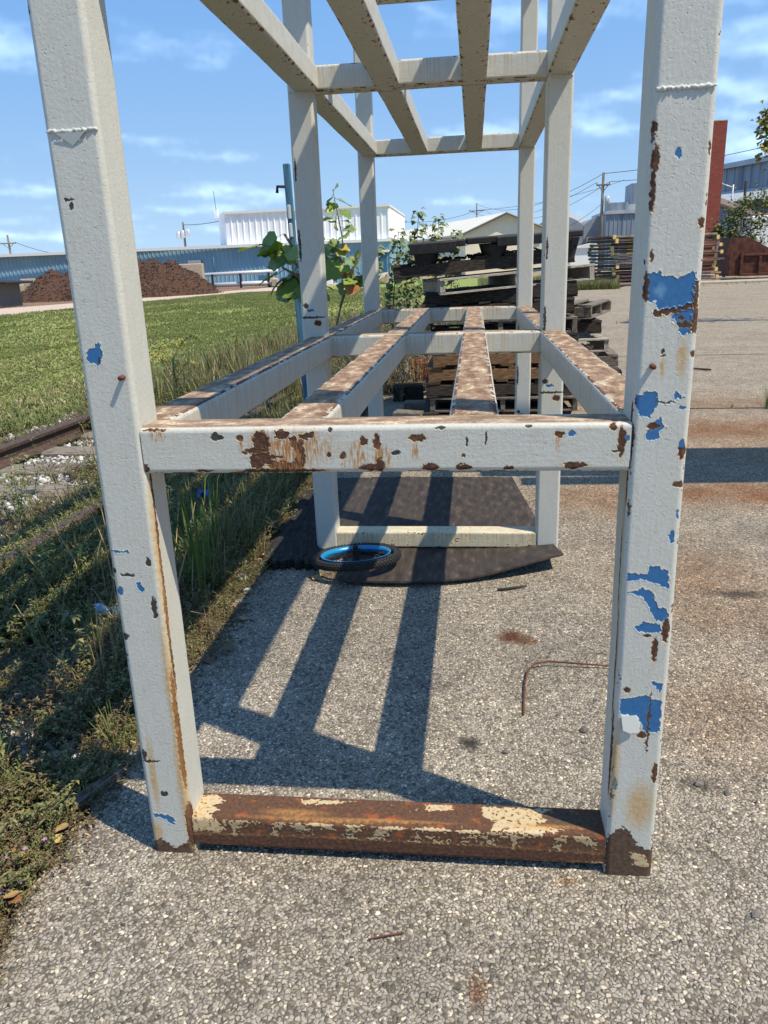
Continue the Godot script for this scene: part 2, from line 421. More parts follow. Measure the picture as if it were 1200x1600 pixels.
func lay_patch(p: Array, col: PackedByteArray, rel: PackedByteArray, w: int, h: int, per: float, length: float, sd: int):   # one chip, stain or scratch, in millimetres
	var kind: String = p[0]; var poly := PackedVector2Array(); var c := Vector2(); var rad := Vector2(); var lo: Vector2; var hi: Vector2
	if p[1] is Array:
		for i in range(0, p[1].size(), 2): poly.append(Vector2(p[1][i], p[1][i + 1]))
		lo = poly[0]; hi = poly[0]
		for q in poly: lo = lo.min(q); hi = hi.max(q)
	else:
		c = Vector2(p[1], p[2]); rad = Vector2(maxf(p[3], 1.0), maxf(p[4], 1.0)) * 1.15; lo = c - rad; hi = c + rad
	lo -= Vector2(9, 9); hi += Vector2(9, 9)
	var kx := w / (per * 1000.0); var ky := h / (length * 1000.0)
	var soft := kind == "s" or kind == "t" or kind == "p" or kind == "g"
	for y in range(maxi(0, int(lo.y * ky)), mini(h, int(hi.y * ky) + 1)):
		for x in range(int(lo.x * kx), int(hi.x * kx) + 1):
			var mm := Vector2((x + 0.5) / kx, (y + 0.5) / ky)
			var j := ((int(mm.y * 0.8) + 77 + sd * 61) & 511) * 512 + ((int(mm.x * 0.8) + 300) & 511)
			var f := N2[j] / 255.0
			var g := N2[((int(mm.y * 0.8) + 260) & 511) * 512 + ((int(mm.x * 0.8) + 90) & 511)] / 255.0
			var q := mm + Vector2(f - 0.5, g - 0.5) * (13.0 if poly.size() and (kind == "c" or kind == "m") else 9.0 if poly.size() else minf(8.0, 2.0 + rad.length() * 0.4))
			var a := 0.0
			if poly.size():
				a = 1.0 if Geometry2D.is_point_in_polygon(q, poly) else 0.0
			else:
				var d := ((q - c) / rad).length()
				a = clampf((1.0 - d) * (1.5 if soft else 12.0), 0.0, 1.0)
			var halo := 0.0
			if a <= 0.0 and (kind == "r" or kind == "m"):
				var q2 := mm + Vector2(g - 0.5, f - 0.5) * 22.0
				if poly.size(): halo = 0.55 * f if Geometry2D.is_point_in_polygon(q2, poly) else 0.0
				else: halo = clampf(1.45 - ((q - c) / rad).length(), 0.0, 0.45) * 1.6 * g
			var i := (y * w + posmod(x, w)) * 3
			if a <= 0.0 and poly.size() and (kind == "b" or kind == "r"):   # lifted rim of the old paint
				for o in [Vector2(2.2, 0), Vector2(-2.2, 0), Vector2(0, 2.2), Vector2(0, -2.2)]:
					if Geometry2D.is_point_in_polygon(q + o, poly):
						rel[i] = 255; halo = maxf(halo, 0.0)
						for e in 3: col[i + e] = mini(255, int(col[i + e] * 1.05))
						break
			if a <= 0.0 and halo <= 0.0: continue
			var to: Color; var hg := 0.5; var ro := 0.5
			if halo > 0.0:
				col[i] = int(lerpf(col[i], 190, halo)); col[i + 1] = int(lerpf(col[i + 1], 148, halo)); col[i + 2] = int(lerpf(col[i + 2], 92, halo))
				continue
			match kind:
				"t":
					var dr := N2[((int(mm.y * 2.2) + 40) & 511) * 512 + ((int(mm.x * 0.3) + 20) & 511)] / 255.0
					to = Color(0.74, 0.56, 0.33).lerp(Color(0.56, 0.36, 0.2), dr); a *= clampf((dr - 0.30) * 2.6, 0.0, 0.9); hg = rel[i] / 255.0
				"c":
					if g > 0.74: continue
					to = Color(0.72, 0.66, 0.53).lerp(Color(0.68, 0.53, 0.34), smoothstep(0.45, 0.74, g)); hg = 0.85
				"m": to = Color(0.24, 0.19, 0.15).lerp(Color(0.38, 0.30, 0.23), g); hg = 0.4 + f * 0.2; ro = 0.92
				"b": to = Color(0.13, 0.36, 0.575).lerp(Color(0.2, 0.42, 0.6), f); hg = 0.5
				"p": to = Color(0.48, 0.62, 0.72); a *= 0.6; hg = 0.5
				"r": to = Color(0.25, 0.165, 0.125).lerp(Color(0.44, 0.28, 0.18), g * g); hg = 0.25 + f * 0.25; ro = 0.92
				"s": to = Color(0.70, 0.52, 0.28); a *= 0.6 * (0.4 + f); hg = rel[i] / 255.0
				"k": to = Color(0.16, 0.155, 0.15).lerp(Color(0.28, 0.26, 0.24), f); hg = 0.4; ro = 0.8
				"w": to = Color(0.86, 0.87, 0.85); hg = 1.0
				"g": to = Color(0.5, 0.5, 0.48); a *= 0.55 * step_up(f, 0.5); hg = 0.7
			col[i] = int(lerpf(col[i], to.r * 255, a)); col[i + 1] = int(lerpf(col[i + 1], to.g * 255, a)); col[i + 2] = int(lerpf(col[i + 2], to.b * 255, a))
			if not soft or kind == "p": rel[i] = int(hg * 255); rel[i + 1] = int(ro * 255)

func step_up(f: float, t: float) -> float:
	return 1.0 if f > t else 0.0

# square tube with rounded arrises from «start» (the corner where the front face begins) along d; n is the front face's normal, s the way round it
func square_tube(start: Vector3, d: Vector3, n: Vector3, s: Vector3, length: float, fw: float, dp: float, tex_length: float, v0 := 0.0) -> ArrayMesh:
	var r := 0.012; var ring := []; var us := []; var nr := []; var u := 0.0
	var corners := [Vector2(fw - r, -r), Vector2(fw - r, -(dp - r)), Vector2(r, -(dp - r)), Vector2(r, -r)]
	var flat := [fw - 2 * r, dp - 2 * r, fw - 2 * r, dp - 2 * r]
	ring.append(Vector2(r, 0)); us.append(0.0); nr.append(Vector2(0, 1))
	for k in 4:
		u += flat[k]
		for j in 4:
			var a := PI / 2 - k * PI / 2 - j * PI / 6
			ring.append(corners[k] + Vector2(cos(a), sin(a)) * r); us.append(u + r * PI / 2 * j / 3.0); nr.append(Vector2(cos(a), sin(a)))
		u += r * PI / 2
	var st := SurfaceTool.new(); st.begin(Mesh.PRIMITIVE_TRIANGLES)
	var cuts := maxi(1, int(length / 0.25))
	for c in cuts:
		var z0 := length * c / cuts; var z1 := length * (c + 1) / cuts
		for i in ring.size() - 1:
			var q := []
			for e in [[i, z0], [i + 1, z0], [i + 1, z1], [i, z1]]:
				var p: Vector2 = ring[e[0]]; var m: Vector2 = nr[e[0]]; var z: float = e[1]
				var wave := 0.0007 * sin(z * 9.0 + start.x * 7.0) + 0.0005 * sin(z * 23.0 + start.z * 3.0)
				q.append([start + s * (p.x + wave) + n * (p.y + wave) + d * z, (s * m.x + n * m.y).normalized(), Vector2(us[e[0]] / u, (z + v0) / tex_length)])
			var flip: bool = (q[2][0] - q[0][0]).cross(q[1][0] - q[0][0]).dot(q[0][1]) < 0.0
			for k in ([0, 2, 1, 0, 3, 2] if flip else [0, 1, 2, 0, 2, 3]):
				st.set_normal(q[k][1]); st.set_uv(q[k][2]); st.add_vertex(q[k][0])
	for e in [0.0, length]:
		var o := d if e > 0.0 else -d
		var mid: Vector3 = start + s * fw / 2 - n * dp / 2 + d * e
		for i in ring.size() - 1:
			var a: Vector3 = start + s * ring[i].x + n * ring[i].y + d * e; var b: Vector3 = start + s * ring[i + 1].x + n * ring[i + 1].y + d * e
			var t := [mid, a, b] if (b - mid).cross(a - mid).dot(o) >= 0.0 else [mid, b, a]
			for v in t: st.set_normal(o); st.set_uv(Vector2(us[i] / u, (e + v0) / tex_length)); st.add_vertex(v)
	return st.commit()

func bead(from: Vector3, to: Vector3, thick: float, sd: int) -> ArrayMesh:   # lumpy weld bead
	var g := RandomNumberGenerator.new(); g.seed = sd; var pts := []; var rad := []
	for i in 29:
		var t := i / 28.0
		pts.append(from.lerp(to, t) + Vector3(0, g.randf_range(-0.0015, 0.0015), g.randf_range(-0.001, 0.001)))
		rad.append(thick * g.randf_range(0.6, 1.3) * (0.6 if i == 0 or i == 28 else 1.0))
	return pipe(pts, rad, 8)

func build_rack():
	var rack := thing("steel_rack", "tall white-painted steel tube rack with peeling paint, standing on the pavement in front", "rack")
	var POST := 2.95
	var white := srgb(189, 191, 184)
	var near_cfg := {"cov": [0.07, 0.05, 0.09, 0.06], "edge": [0.2, 0.12, 0.25, 0.3], "low": 0.25, "blue": 0.2, "base": white}
	var left_m := painted("left", 384, 2048, TUBE, TUBE, POST, 5, {"cov": [0.06, 0.05, 0.09, 0.06], "edge": [0.16, 0.14, 0.25, 0.30], "low": 0.2, "blue": 0.3, "base": white}, patches_of("left_post"))
	var right_m := painted("right", 384, 2048, TUBE, TUBE, POST, 8, {"cov": [0.09, 0.06, 0.09, 0.06], "edge": [0.32, 0.14, 0.25, 0.40], "low": 0.25, "blue": 0.5, "base": white}, patches_of("right_post"))
	var far_post := painted("far_post", 256, 1024, TUBE, TUBE, POST, 14, {"cov": [0.09, 0.06, 0.09, 0.06], "edge": [0.2, 0.14, 0.2, 0.26], "low": 0.2, "blue": 0.3, "base": white},
		[["k", 40, 1100, 60, 4], ["k", 10, 1150, 12, 9], ["k", 0, 1400, 5, 60], ["r", 60, 1075, 14, 12], ["k", 2, 1700, 4, 40], ["b", 30, 1130, 16, 5]])
	for x in [-HALF, HALF - TUBE]:
		for z in [0.0, MID, REAR]:
			var m: Material = far_post if z < -0.1 else (left_m if x < 0 else right_m)
			var po := part(rack, "post", square_tube(Vector3(x, 0.0, z), Vector3.UP, Vector3.BACK, Vector3.RIGHT, POST, TUBE, TUBE, POST, 0.0 if z == 0.0 else (0.0 if x < 0 and z == MID else (0.9 if x < 0 else 0.35 + (0.5 if z == REAR else 0.0)))), m)
			if z == 0.0:
				var by := 1.551 if x < 0 else 1.560
				part(po, "weld_bead", bead(Vector3(x + 0.004, by, -0.0005), Vector3(x + TUBE - 0.004, by, -0.0005), 0.0036, 3 if x < 0 else 4), M.weld)
				part(po, "bolt_stub", pipe([Vector3(x + (0.083 if x < 0 else 0.028), 1.118, -0.004), Vector3(x + (0.083 if x < 0 else 0.028), 1.118, 0.014)], [0.0055, 0.0048], 8), M.steel_rust)
				if x < 0:
					part(po, "paint_flap", prism([Vector2(0, 0), Vector2(0.028, -0.021), Vector2(0.055, 0.001)], Transform3D(Basis(Vector3.RIGHT, 0.16), Vector3(x + 0.022, by - 0.004, 0.004)), 0.0012), M.weld)
				else:
					part(po, "paint_flap", prism([Vector2(0, 0), Vector2(0.028, 0.003), Vector2(0.034, -0.028), Vector2(0.018, -0.036), Vector2(0.004, -0.03)], Transform3D(Basis(Vector3.RIGHT, -0.2), Vector3(x + 0.014, 0.405, 0.002)), 0.001), M.weld)
			else:
				part(po, "weld_bead", bead(Vector3(x + 0.004, 1.99, z + 0.001), Vector3(x + TUBE - 0.004, 1.988, z + 0.001), 0.003, int(x * 10 + z * 7 + 30)), M.weld)
	# crossbars at three levels, sills at the bottom
	var bh := BAR_TOP - BAR_LOW; var span := 2 * (HALF - TUBE); var x0 := -(HALF - TUBE)
	var bar_cfg := {"dusty": [1], "cov": [0.08, 0.25, 0.1, 0.34], "edge": [0.22, 0.25, 0.3, 0.32], "streak": [[0, 0, 0.5], [2, 1, 0.5]], "base": white, "dirt": 0.2}
	var front_bar := painted("front_bar", 384, 1024, bh, TUBE, span, 21, {"dusty": [1], "cov": [0.06, 0.14, 0.1, 0.3], "edge": [0.13, 0.2, 0.3, 0.3], "base": white, "dirt": 0.14, "streak": [[0, 0, 0.12]]}, patches_of("crossbar"))
	var mid_bar := painted("mid_bar", 256, 512, bh, TUBE, span, 25, bar_cfg)
	var low_bar := painted("rear_bar", 256, 512, bh, TUBE, span, 27, {"dusty": [1], "cov": [0.1, 0.3, 0.1, 0.34], "edge": [0.4, 0.3, 0.3, 0.3], "streak": [[0, 0, 1.0]], "base": white, "dirt": 0.2})
	var e := 0.0008
	for z in [0.0, MID, REAR]:
		for lev in 3:
			var y: float = [BAR_LOW, 1.989, 2.86][lev]
			part(rack, "crossbar", square_tube(Vector3(x0 - e, y, z - 0.003), Vector3.RIGHT, Vector3.BACK, Vector3.UP, span + 2 * e, bh, TUBE - 0.006, span), front_bar if z == 0.0 and lev == 0 else (low_bar if z == REAR and lev == 0 else mid_bar))
	var sill_front := painted("front_sill", 384, 1024, 0.082, TUBE, span, 33, {"cov": [0.6, 0.82, 0.5, 0.6], "edge": [-0.2, 0.1, 0.3, 0.42], "base": srgb(136, 114, 78), "dirt": 0.5, "rust": [Color(0.25, 0.175, 0.13), Color(0.41, 0.28, 0.19), Color(0.58, 0.30, 0.15)]},
		[["c", [66, -5, 150, -5, 154, 30, 130, 66, 112, 34, 96, 62, 84, 40, 66, 56]], ["c", [30, 0, 66, 0, 64, 60, 40, 80, 34, 40]], ["c", [70, 690, 96, 700, 118, 672, 150, 670, 152, 840, 136, 800, 112, 822, 96, 790, 80, 850, 66, 800]], ["c", [128, 540, 150, 540, 150, 600, 132, 606]], ["c", [130, 250, 150, 240, 150, 380, 138, 330]],
		["s", 80, 300, 9, 200], ["s", 86, 480, 7, 160], ["c", 66, 300, 4, 30], ["c", 67, 380, 3, 22], ["c", 66, 470, 4, 30], ["c", 67, 560, 4, 40], ["c", 66, 640, 4, 26], ["s", 100, 240, 16, 90], ["s", 92, 820, 10, 90], ["m", [100, 830, 128, 800, 150, 860, 120, 930, 96, 920]], ["k", 46, 260, 1.4, 120], ["k", 40, 420, 1.3, 80], ["r", 10, 450, 16, 500]])
	var sill_mid := painted("mid_sill", 256, 512, 0.082, TUBE, span, 35, {"cov": [0.24, 0.2, 0.3, 0.5], "edge": [0.2, 0.1, 0.3, 0.5], "base": srgb(204, 196, 168), "dirt": 0.5, "streak": [[0, 0, 0.8]]})
	for z in [0.0, MID, REAR]:
		part(rack, "sill", square_tube(Vector3(x0 - e, 0.019, z - 0.004), Vector3.RIGHT, Vector3.BACK, Vector3.UP, span + 2 * e, 0.082, TUBE - 0.008, span), sill_front if z == 0.0 else sill_mid)
	# long rails
	var rail_low := []; var rail_up := []
	var len1 := -MID - TUBE
	for k in 2:
		rail_low.append(painted("rail%d" % k, 256, 1024, TUBE, bh, 2.0, 41 + k * 7, {"cov": [0.5, 0.09, 0.3, 0.09], "edge": [0.3, 0.3, 0.3, 0.3], "dusty": [0], "streak": [[1, 0, 0.7], [3, 3, 0.7]], "base": white, "dirt": 0.25, "blue": 0.1}))
	rail_up.append(painted("rail_up", 256, 1024, TUBE, bh, 2.0, 58, {"cov": [0.4, 0.09, 0.24, 0.09], "edge": [0.2, 0.55, 0.55, 0.2], "base": white, "dirt": 0.35}))
	var xs := [-0.5450, -0.2161, 0.1318, HALF - TUBE - 0.004]
	for lev in 3:
		for seg in 2:
			var z0: float = ([0.0, MID][seg]) - TUBE + 0.003; var z1: float = [MID, REAR][seg] - 0.003
			for k in 4:
				var y: float = [BAR_TOP, 1.989 + bh, 2.86 + bh][lev] - 0.0012
				var m: Material = rail_low[(k + seg) % 2] if lev == 0 else rail_up[0]
				part(rack, "rail", square_tube(Vector3(xs[k], y, z0), Vector3.FORWARD, Vector3.UP, Vector3.RIGHT, z0 - z1, TUBE, bh - 0.0025, 2.0, k * 0.37), m)

func patches_of(which: String) -> Array:
	match which:
		"right_post": return [
			["b", [-4, 1273, 19, 1279, 24, 1270, 49, 1267, 75, 1276, 84, 1255, 80, 1224, 53, 1216, 21, 1215, 15, 1228, -4, 1231]], ["p", 21, 1246, 10.7, 15.0], ["p", 61, 1199, 16.1, 10.9],
			["b", [43, 1208, 75, 1218, 82, 1205, 78, 1180, 63, 1166, 55, 1184]], ["r", [11, 1213, 48, 1216, 78, 1225, 81, 1218, 49, 1209, 13, 1203]], ["r", [77, 1260, 86, 1260, 87, 1174, 78, 1174]],
			["r", -4, 1252, 4.3, 23.6], ["r", 59, 1200, 4.3, 3.3], ["r", 66, 1188, 10.8, 5.5],
			["b", [-9, 1070, 3, 1065, 11, 1074, 25, 1069, 32, 1052, 18, 1026, 1, 1029, -7, 1044]], ["b", [36, 1026, 47, 1006, 38, 1002, 38, 986, 15, 986, 16, 1005, 29, 1012]], ["r", 25, 1009, 10.1, 4.7],
			["b", [59, 1073, 76, 1060, 57, 1057]], ["b", 74, 1042, 5.5, 2.3], ["k", 43, 1053, 15.6, 1.4],
			["b", 35, 1464, 5.1, 6.8], ["b", 74, 797, 5.8, 11.6], ["b", 81, 839, 2.3, 7.6],
			["r", 80, 962, 6.8, 14.4], ["r", 79, 899, 9.1, 4.9], ["b", 78, 975, 4.5, 7.2],
			["b", [34, 720, 38, 737, 48, 735, 73, 724, 75, 691, 51, 700, 30, 708, -3, 703, -4, 720]], ["b", [-4, 678, 29, 689, 45, 682, 58, 649, 75, 649, 80, 623, 57, 618, 38, 655, 23, 675]], ["b", [17, 605, 30, 618, 64, 614, 68, 596, 47, 595, 24, 595]],
			["r", 42, 588, 7.4, 2.8], ["r", 76, 600, 6.1, 22.3], ["b", [-2, 442, 42, 454, 79, 441, 81, 369, 52, 368, 35, 403, 0, 410]],
			["w", [1, 407, 33, 408, 41, 377, 37, 362, 10, 370]], ["r", 46, 361, 7.7, 6.1], ["r", 57, 389, 2.0, 64.1],
			["b", [53, 486, 81, 481, 75, 463]], ["b", -2, 239, 3.3, 14.5], ["r", 57, 558, 4.9, 24.2],
			["r", 10, 465, 6.3, 5.9], ["m", [0, 113, 19, 129, 37, 118, 54, 82, 85, 70, 87, 121, 95, 2, -13, -5, -14, 85]], ["c", [40, 68, 72, 56, 82, 26, 49, 30]],
			["r", 78, 269, 5.2, 22.1], ["r", -7, 1505, 4.1, 8.6], ["r", -1, 1456, 5.1, 19.5],
			["r", -3, 1408, 4.1, 30.0], ["r", 84, 1469, 3.0, 9.6], ["r", 80, 1355, 5.2, 8.1],
			["r", 2, 1304, 2.1, 8.3], ["r", 32, 1143, 3.3, 3.3], ["k", 33, 1135, 4.4, 1.7],
			["s", 34, 1114, 4.4, 22.7], ["r", 88, 1195, 3.2, 21.8], ["r", 84, 1137, 4.3, 5.6],
			["s", 66, 1130, 9.8, 38.3], ["s", -29, 845, 7.1, 117.1], ["s", -23, 577, 7.4, 175.3],
			["s", -4, 278, 10.5, 129.3], ["r", -37, 715, 3.6, 81.7], ["r", -29, 505, 5.0, 118.9],
			["r", -18, 309, 5.2, 95.4], ["r", -13, 981, 4.6, 30.2], ["r", -19, 1028, 4.5, 23.6],
			["r", -20, 895, 3.5, 37.6], ["s", 53, 185, 33.0, 65.9],
		]
		"left_post": return [
			["b", [8, 1173, 24, 1175, 29, 1184, 36, 1181, 35, 1155, 27, 1143, 8, 1145, 3, 1158]], ["k", 28, 1151, 2.6, 6.1], ["b", [-10, 762, 16, 760, 33, 763, 30, 757, 2, 757]],
			["k", 71, 737, 4.2, 10.0], ["k", 24, 706, 15.4, 2.9], ["b", [38, 688, 46, 691, 53, 674, 48, 668, 41, 676]],
			["b", 0, 670, 5.7, 8.8], ["k", -8, 716, 5.6, 4.3], ["k", -4, 565, 7.2, 7.7],
			["k", 70, 632, 5.7, 22.3], ["k", 33, 164, 7.7, 5.3], ["b", [0, 107, 23, 106, 46, 102, 50, 81, 37, 80, 27, 96, 2, 98]],
			["m", [-17, 22, 10, 38, 43, 13, 85, 39, 89, -12, -23, -19]], ["r", 105, 991, 7.9, 23.2], ["r", 89, 79, 12.4, 54.7],
			["r", 108, 859, 4.0, 82.6], ["r", 103, 706, 4.2, 102.7], ["r", 97, 543, 4.3, 109.4],
			["r", 88, 353, 5.9, 117.4], ["r", 87, 253, 6.0, 68.9], ["s", 96, 706, 12.5, 225.4],
			["s", 83, 433, 13.2, 181.4], ["s", 81, 202, 15.2, 142.2], ["s", 14, 216, 9.2, 105.9],
			["k", 15, 1438, 9.7, 2.1], ["k", 18, 1427, 3.6, 5.4], ["k", -11, 1737, 3.4, 4.7],
			["k", -12, 1331, 3.7, 5.6], ["k", -1, 266, 4.6, 13.7], ["k", 12, 250, 21.3, 2.1],
			["s", 1, 56, 18.9, 33.2], ["g", 29, 1305, 8.7, 5.7], ["g", 27, 1330, 5.0, 3.4],
			["g", 13, 1262, 25.2, 1.2], ["g", 14, 1347, 12.4, 1.1], ["g", 19, 1694, 16.0, 1.0],
			["g", 55, 299, 30.0, 1.3],
		]
		"crossbar": return [
			["t", 24, 431, 32.1, 20.8], ["t", 20, 481, 26.2, 17.7], ["t", 40, 301, 44.0, 90.4],
			["r", 5, 285, 7.4, 30.5], ["r", 51, 242, 23.4, 15.2], ["r", 25, 319, 29.4, 7.6],
			["r", [69, 229, 74, 239, 67, 254, 41, 249, 41, 229]], ["r", [29, 220, 31, 256, 21, 260, -2, 240, 1, 218]], ["r", [76, 269, 79, 288, 71, 300, 59, 291, 61, 271]],
			["r", [61, 296, 66, 309, 41, 320, 0, 325, -3, 302, 25, 309]], ["r", [66, 317, 71, 335, 75, 350, 63, 347, 56, 326]], ["r", -7, 278, 4.5, 79.4],
			["t", [54, 263, 58, 321, -5, 322, -5, 253]], ["t", 28, 281, 35.4, 15.2], ["t", 52, 349, 26.1, 6.0],
			["r", 36, 228, 4.4, 15.3], ["r", 13, 254, 3.0, 12.3], ["r", 23, 261, 1.9, 24.4],
			["r", 54, 443, 8.6, 5.9], ["t", 33, 440, 29.0, 5.9], ["r", 51, 469, 14.3, 5.9],
			["t", 24, 467, 34.9, 8.9], ["r", 0, 459, 5.8, 23.8], ["r", 5, 473, 11.7, 7.4],
			["r", 58, 546, 5.7, 14.5], ["t", 35, 542, 25.9, 7.3], ["r", -1, 570, 7.3, 13.2],
			["r", 24, 403, 5.8, 6.0], ["t", 11, 402, 14.6, 4.5], ["r", 63, 201, 5.8, 6.1],
			["t", 48, 201, 20.5, 4.6], ["k", 66, 151, 7.3, 7.7], ["k", 63, 161, 4.4, 6.2],
			["k", 28, 505, 4.3, 7.4], ["r", -2, 633, 5.8, 14.5], ["r", 63, 810, 5.5, 8.4],
			["t", 47, 808, 25.2, 4.2], ["r", 78, 907, 8.2, 5.5], ["r", 1, 841, 5.7, 19.6],
			["b", 64, 833, 5.5, 5.5], ["b", 53, 929, 5.5, 6.8], ["k", 77, 379, 4.3, 4.5],
			["k", 78, 591, 2.8, 8.6], ["k", 79, 753, 2.8, 5.6], ["r", -4, 719, 4.3, 8.6],
			["r", 81, 29, 2.9, 21.9], ["t", 69, 34, 14.7, 18.8], ["r", 0, 0, 9.1, 8.0],
			["r", -6, 123, 3.0, 15.7], ["k", 29, 912, 2.1, 6.9], ["r", 27, 374, 4.4, 3.0],
			["r", 32, 208, 2.9, 4.6], ["r", 22, 633, 2.9, 2.9], ["k", 49, 639, 8.5, 2.2],
			["k", 54, 675, 11.3, 1.7], ["g", 48, 781, 1.4, 28.0], ["g", 38, 481, 1.4, 44.1],
			["r", 46, 923, 27.8, 5.5],
		]
	return []

# ---------------------------------------------------------------- ground
func build_ground():
	M.weld = plain(srgb(184, 189, 184), 0.5)
	var soil := grained(noise_tex(1024, 0.012, 6, [srgb(88, 76, 58), srgb(122, 108, 84), srgb(150, 138, 112), srgb(170, 158, 132)], 101), Vector3(0.12, 0.12, 0.12), 1.0, noise_tex(512, 0.05, 4, [], 102), 3.0)
	structure("terrain", sheet([Vector2(-900, 60), Vector2(900, 60), Vector2(900, -1800), Vector2(-900, -1800)], -0.07), soil)
	var turf_c := [srgb(92, 104, 48), srgb(116, 130, 60), srgb(130, 142, 70), srgb(158, 152, 98)]
	var turf := grained(noise_tex(1024, 0.02, 6, turf_c, 103), Vector3(0.11, 0.11, 0.11), 1.0, noise_tex(512, 0.2, 3, [], 104), 4.0)
	structure("lawn", sheet([Vector2(-4.2, 4), Vector2(-4.05, -8), Vector2(-3.3, -20), Vector2(-1.0, -30), Vector2(1.5, -33), Vector2(3.5, -34.5), Vector2(6.2, -38), Vector2(9.5, -70), Vector2(0, -84), Vector2(-9, -73), Vector2(-13.6, -53.5), Vector2(-16.7, -37.8), Vector2(-18.6, -28.4), Vector2(-21, -18), Vector2(-24, 4)], -0.045), turf)
	var gravel := grained(noise_tex(1024, 0.05, 5, [srgb(140, 124, 108), srgb(190, 172, 154), srgb(214, 198, 180)], 105), Vector3(0.25, 0.25, 0.25), 1.0, noise_tex(512, 0.2, 3, [], 106), 3.0)
	structure("gravel_path", sheet([Vector2(-9, -73), Vector2(-13.6, -53.5), Vector2(-16.7, -37.8), Vector2(-18.6, -28.4), Vector2(-21, -18), Vector2(-28, -18), Vector2(-23.3, -36.5), Vector2(-19.6, -48), Vector2(-17.2, -60), Vector2(-14, -73)], -0.04), gravel)
	var dirt := grained(noise_tex(1024, 0.03, 5, [srgb(72, 52, 40), srgb(112, 86, 68), srgb(140, 112, 92), srgb(170, 148, 126)], 107), Vector3(0.2, 0.2, 0.2), 1.0, noise_tex(512, 0.1, 4, [], 108), 5.0)
	structure("dirt_apron", sheet([Vector2(-28, -18), Vector2(-23.3, -36.5), Vector2(-19.6, -48), Vector2(-17.2, -60), Vector2(-18, -72), Vector2(-60, -72), Vector2(-60, -18)], -0.05), dirt)
	var bed := grained(noise_tex(512, 0.04, 5, [srgb(76, 71, 62), srgb(120, 114, 102), srgb(164, 158, 146)], 109), Vector3(1.1, 1.1, 1.1), 1.0, noise_tex(512, 0.1, 4, [], 110), 3.0)
	structure("track_bed", sheet([Vector2(-0.6, 4), Vector2(-0.7, -10), Vector2(0.6, -20), Vector2(-0.8, -30), Vector2(-3.0, -30), Vector2(-3.5, -20), Vector2(-4.1, -8), Vector2(-4.3, 4)], -0.035), bed)
	# pavement: one sheet with a ragged left edge; second uv carries the broad tint of dust and rust
	make_tint()
	var edge: Array[Vector2] = []
	var z := 12.0
	while z > -33.0:
		edge.append(Vector2(pavement_edge(z), z)); z -= 0.06 if z < 1.5 and z > -6.0 else 0.6
	var poly := PackedVector2Array(edge)
	for q in [Vector2(3.2, -33.4), Vector2(6.4, -35.2), Vector2(8.5, -41), Vector2(30, -46), Vector2(60, -46), Vector2(60, 12)]: poly.append(q)
	var s := begin(); var idx := Geometry2D.triangulate_polygon(poly)
	for i in range(0, idx.size(), 3):
		var q := []
		for k in 3: q.append(Vector3(poly[idx[i + k]].x, 0, poly[idx[i + k]].y))
		if (q[2] - q[0]).cross(q[1] - q[0]).y < 0: q = [q[0], q[2], q[1]]
		for v in q:
			s.set_uv(Vector2(v.x, v.z) / 1.5); s.set_uv2(Vector2((v.x + 1.0) / 16.0, (1.5 - v.z) / 40.0)); s.add_vertex(v)
	for i in edge.size() - 1:
		var a := Vector3(edge[i].x, 0, edge[i].y); var b := Vector3(edge[i + 1].x, 0, edge[i + 1].y); var low := Vector3(-0.015, -0.05, 0)
		s.set_uv(Vector2(edge[i].x, edge[i].y) / 1.5); s.set_uv2(Vector2(0.01, 0.02))
		quad(s, a, b, b + low, a + low, Vector3.LEFT)
	structure("pavement", done(s), asphalt())
	build_chips()
	# expansion joints with grass, concrete strip at the far edge
	var seam := plain(srgb(58, 52, 44), 1.0)
	var js := begin()
	for j in [[1.2, -5.66, 12.0, -5.5], [0.2, -15.5, 22.0, -15.0], [1.0, -9.7, 14.0, -9.3], [1.0, -23.5, 26.0, -22.6]]:
		var pa: Vector3; var first := true
		for k in 25:
			var t := k / 24.0
			var c := Vector3(lerpf(j[0], j[2], t), 0.004, lerpf(j[1], j[3], t) + 0.05 * NF.get_noise_2d(t * 17.0, j[1]))
			if not first: quad(s2(js), pa + Vector3(0, 0, 0.012), c + Vector3(0, 0, 0.014), c - Vector3(0, 0, 0.014), pa - Vector3(0, 0, 0.012), Vector3.UP)
			pa = c; first = false
	structure("pavement_joint", done(js), seam)
	var cs := begin()
	add_box(cs, Vector3(17.0, 0.02, -37.6), Vector3(18.0, 0.18, 1.6), 0.03, Basis(Vector3.UP, -0.0))
	structure("concrete_strip", done(cs), M.concrete)

func s2(s: SurfaceTool) -> SurfaceTool:
	return s

func pavement_edge(z: float) -> float:
	var x := -0.80 + 0.045 * NF.get_noise_2d(z * 1.3, 0.0) + 0.03 * NF.get_noise_2d(z * 6.0, 5.0)
	if z < -2.0: x += -0.05 * minf(1.0, (-2.0 - z))
	if z < -9.0: x += (-9.0 - z) * 0.16
	return x

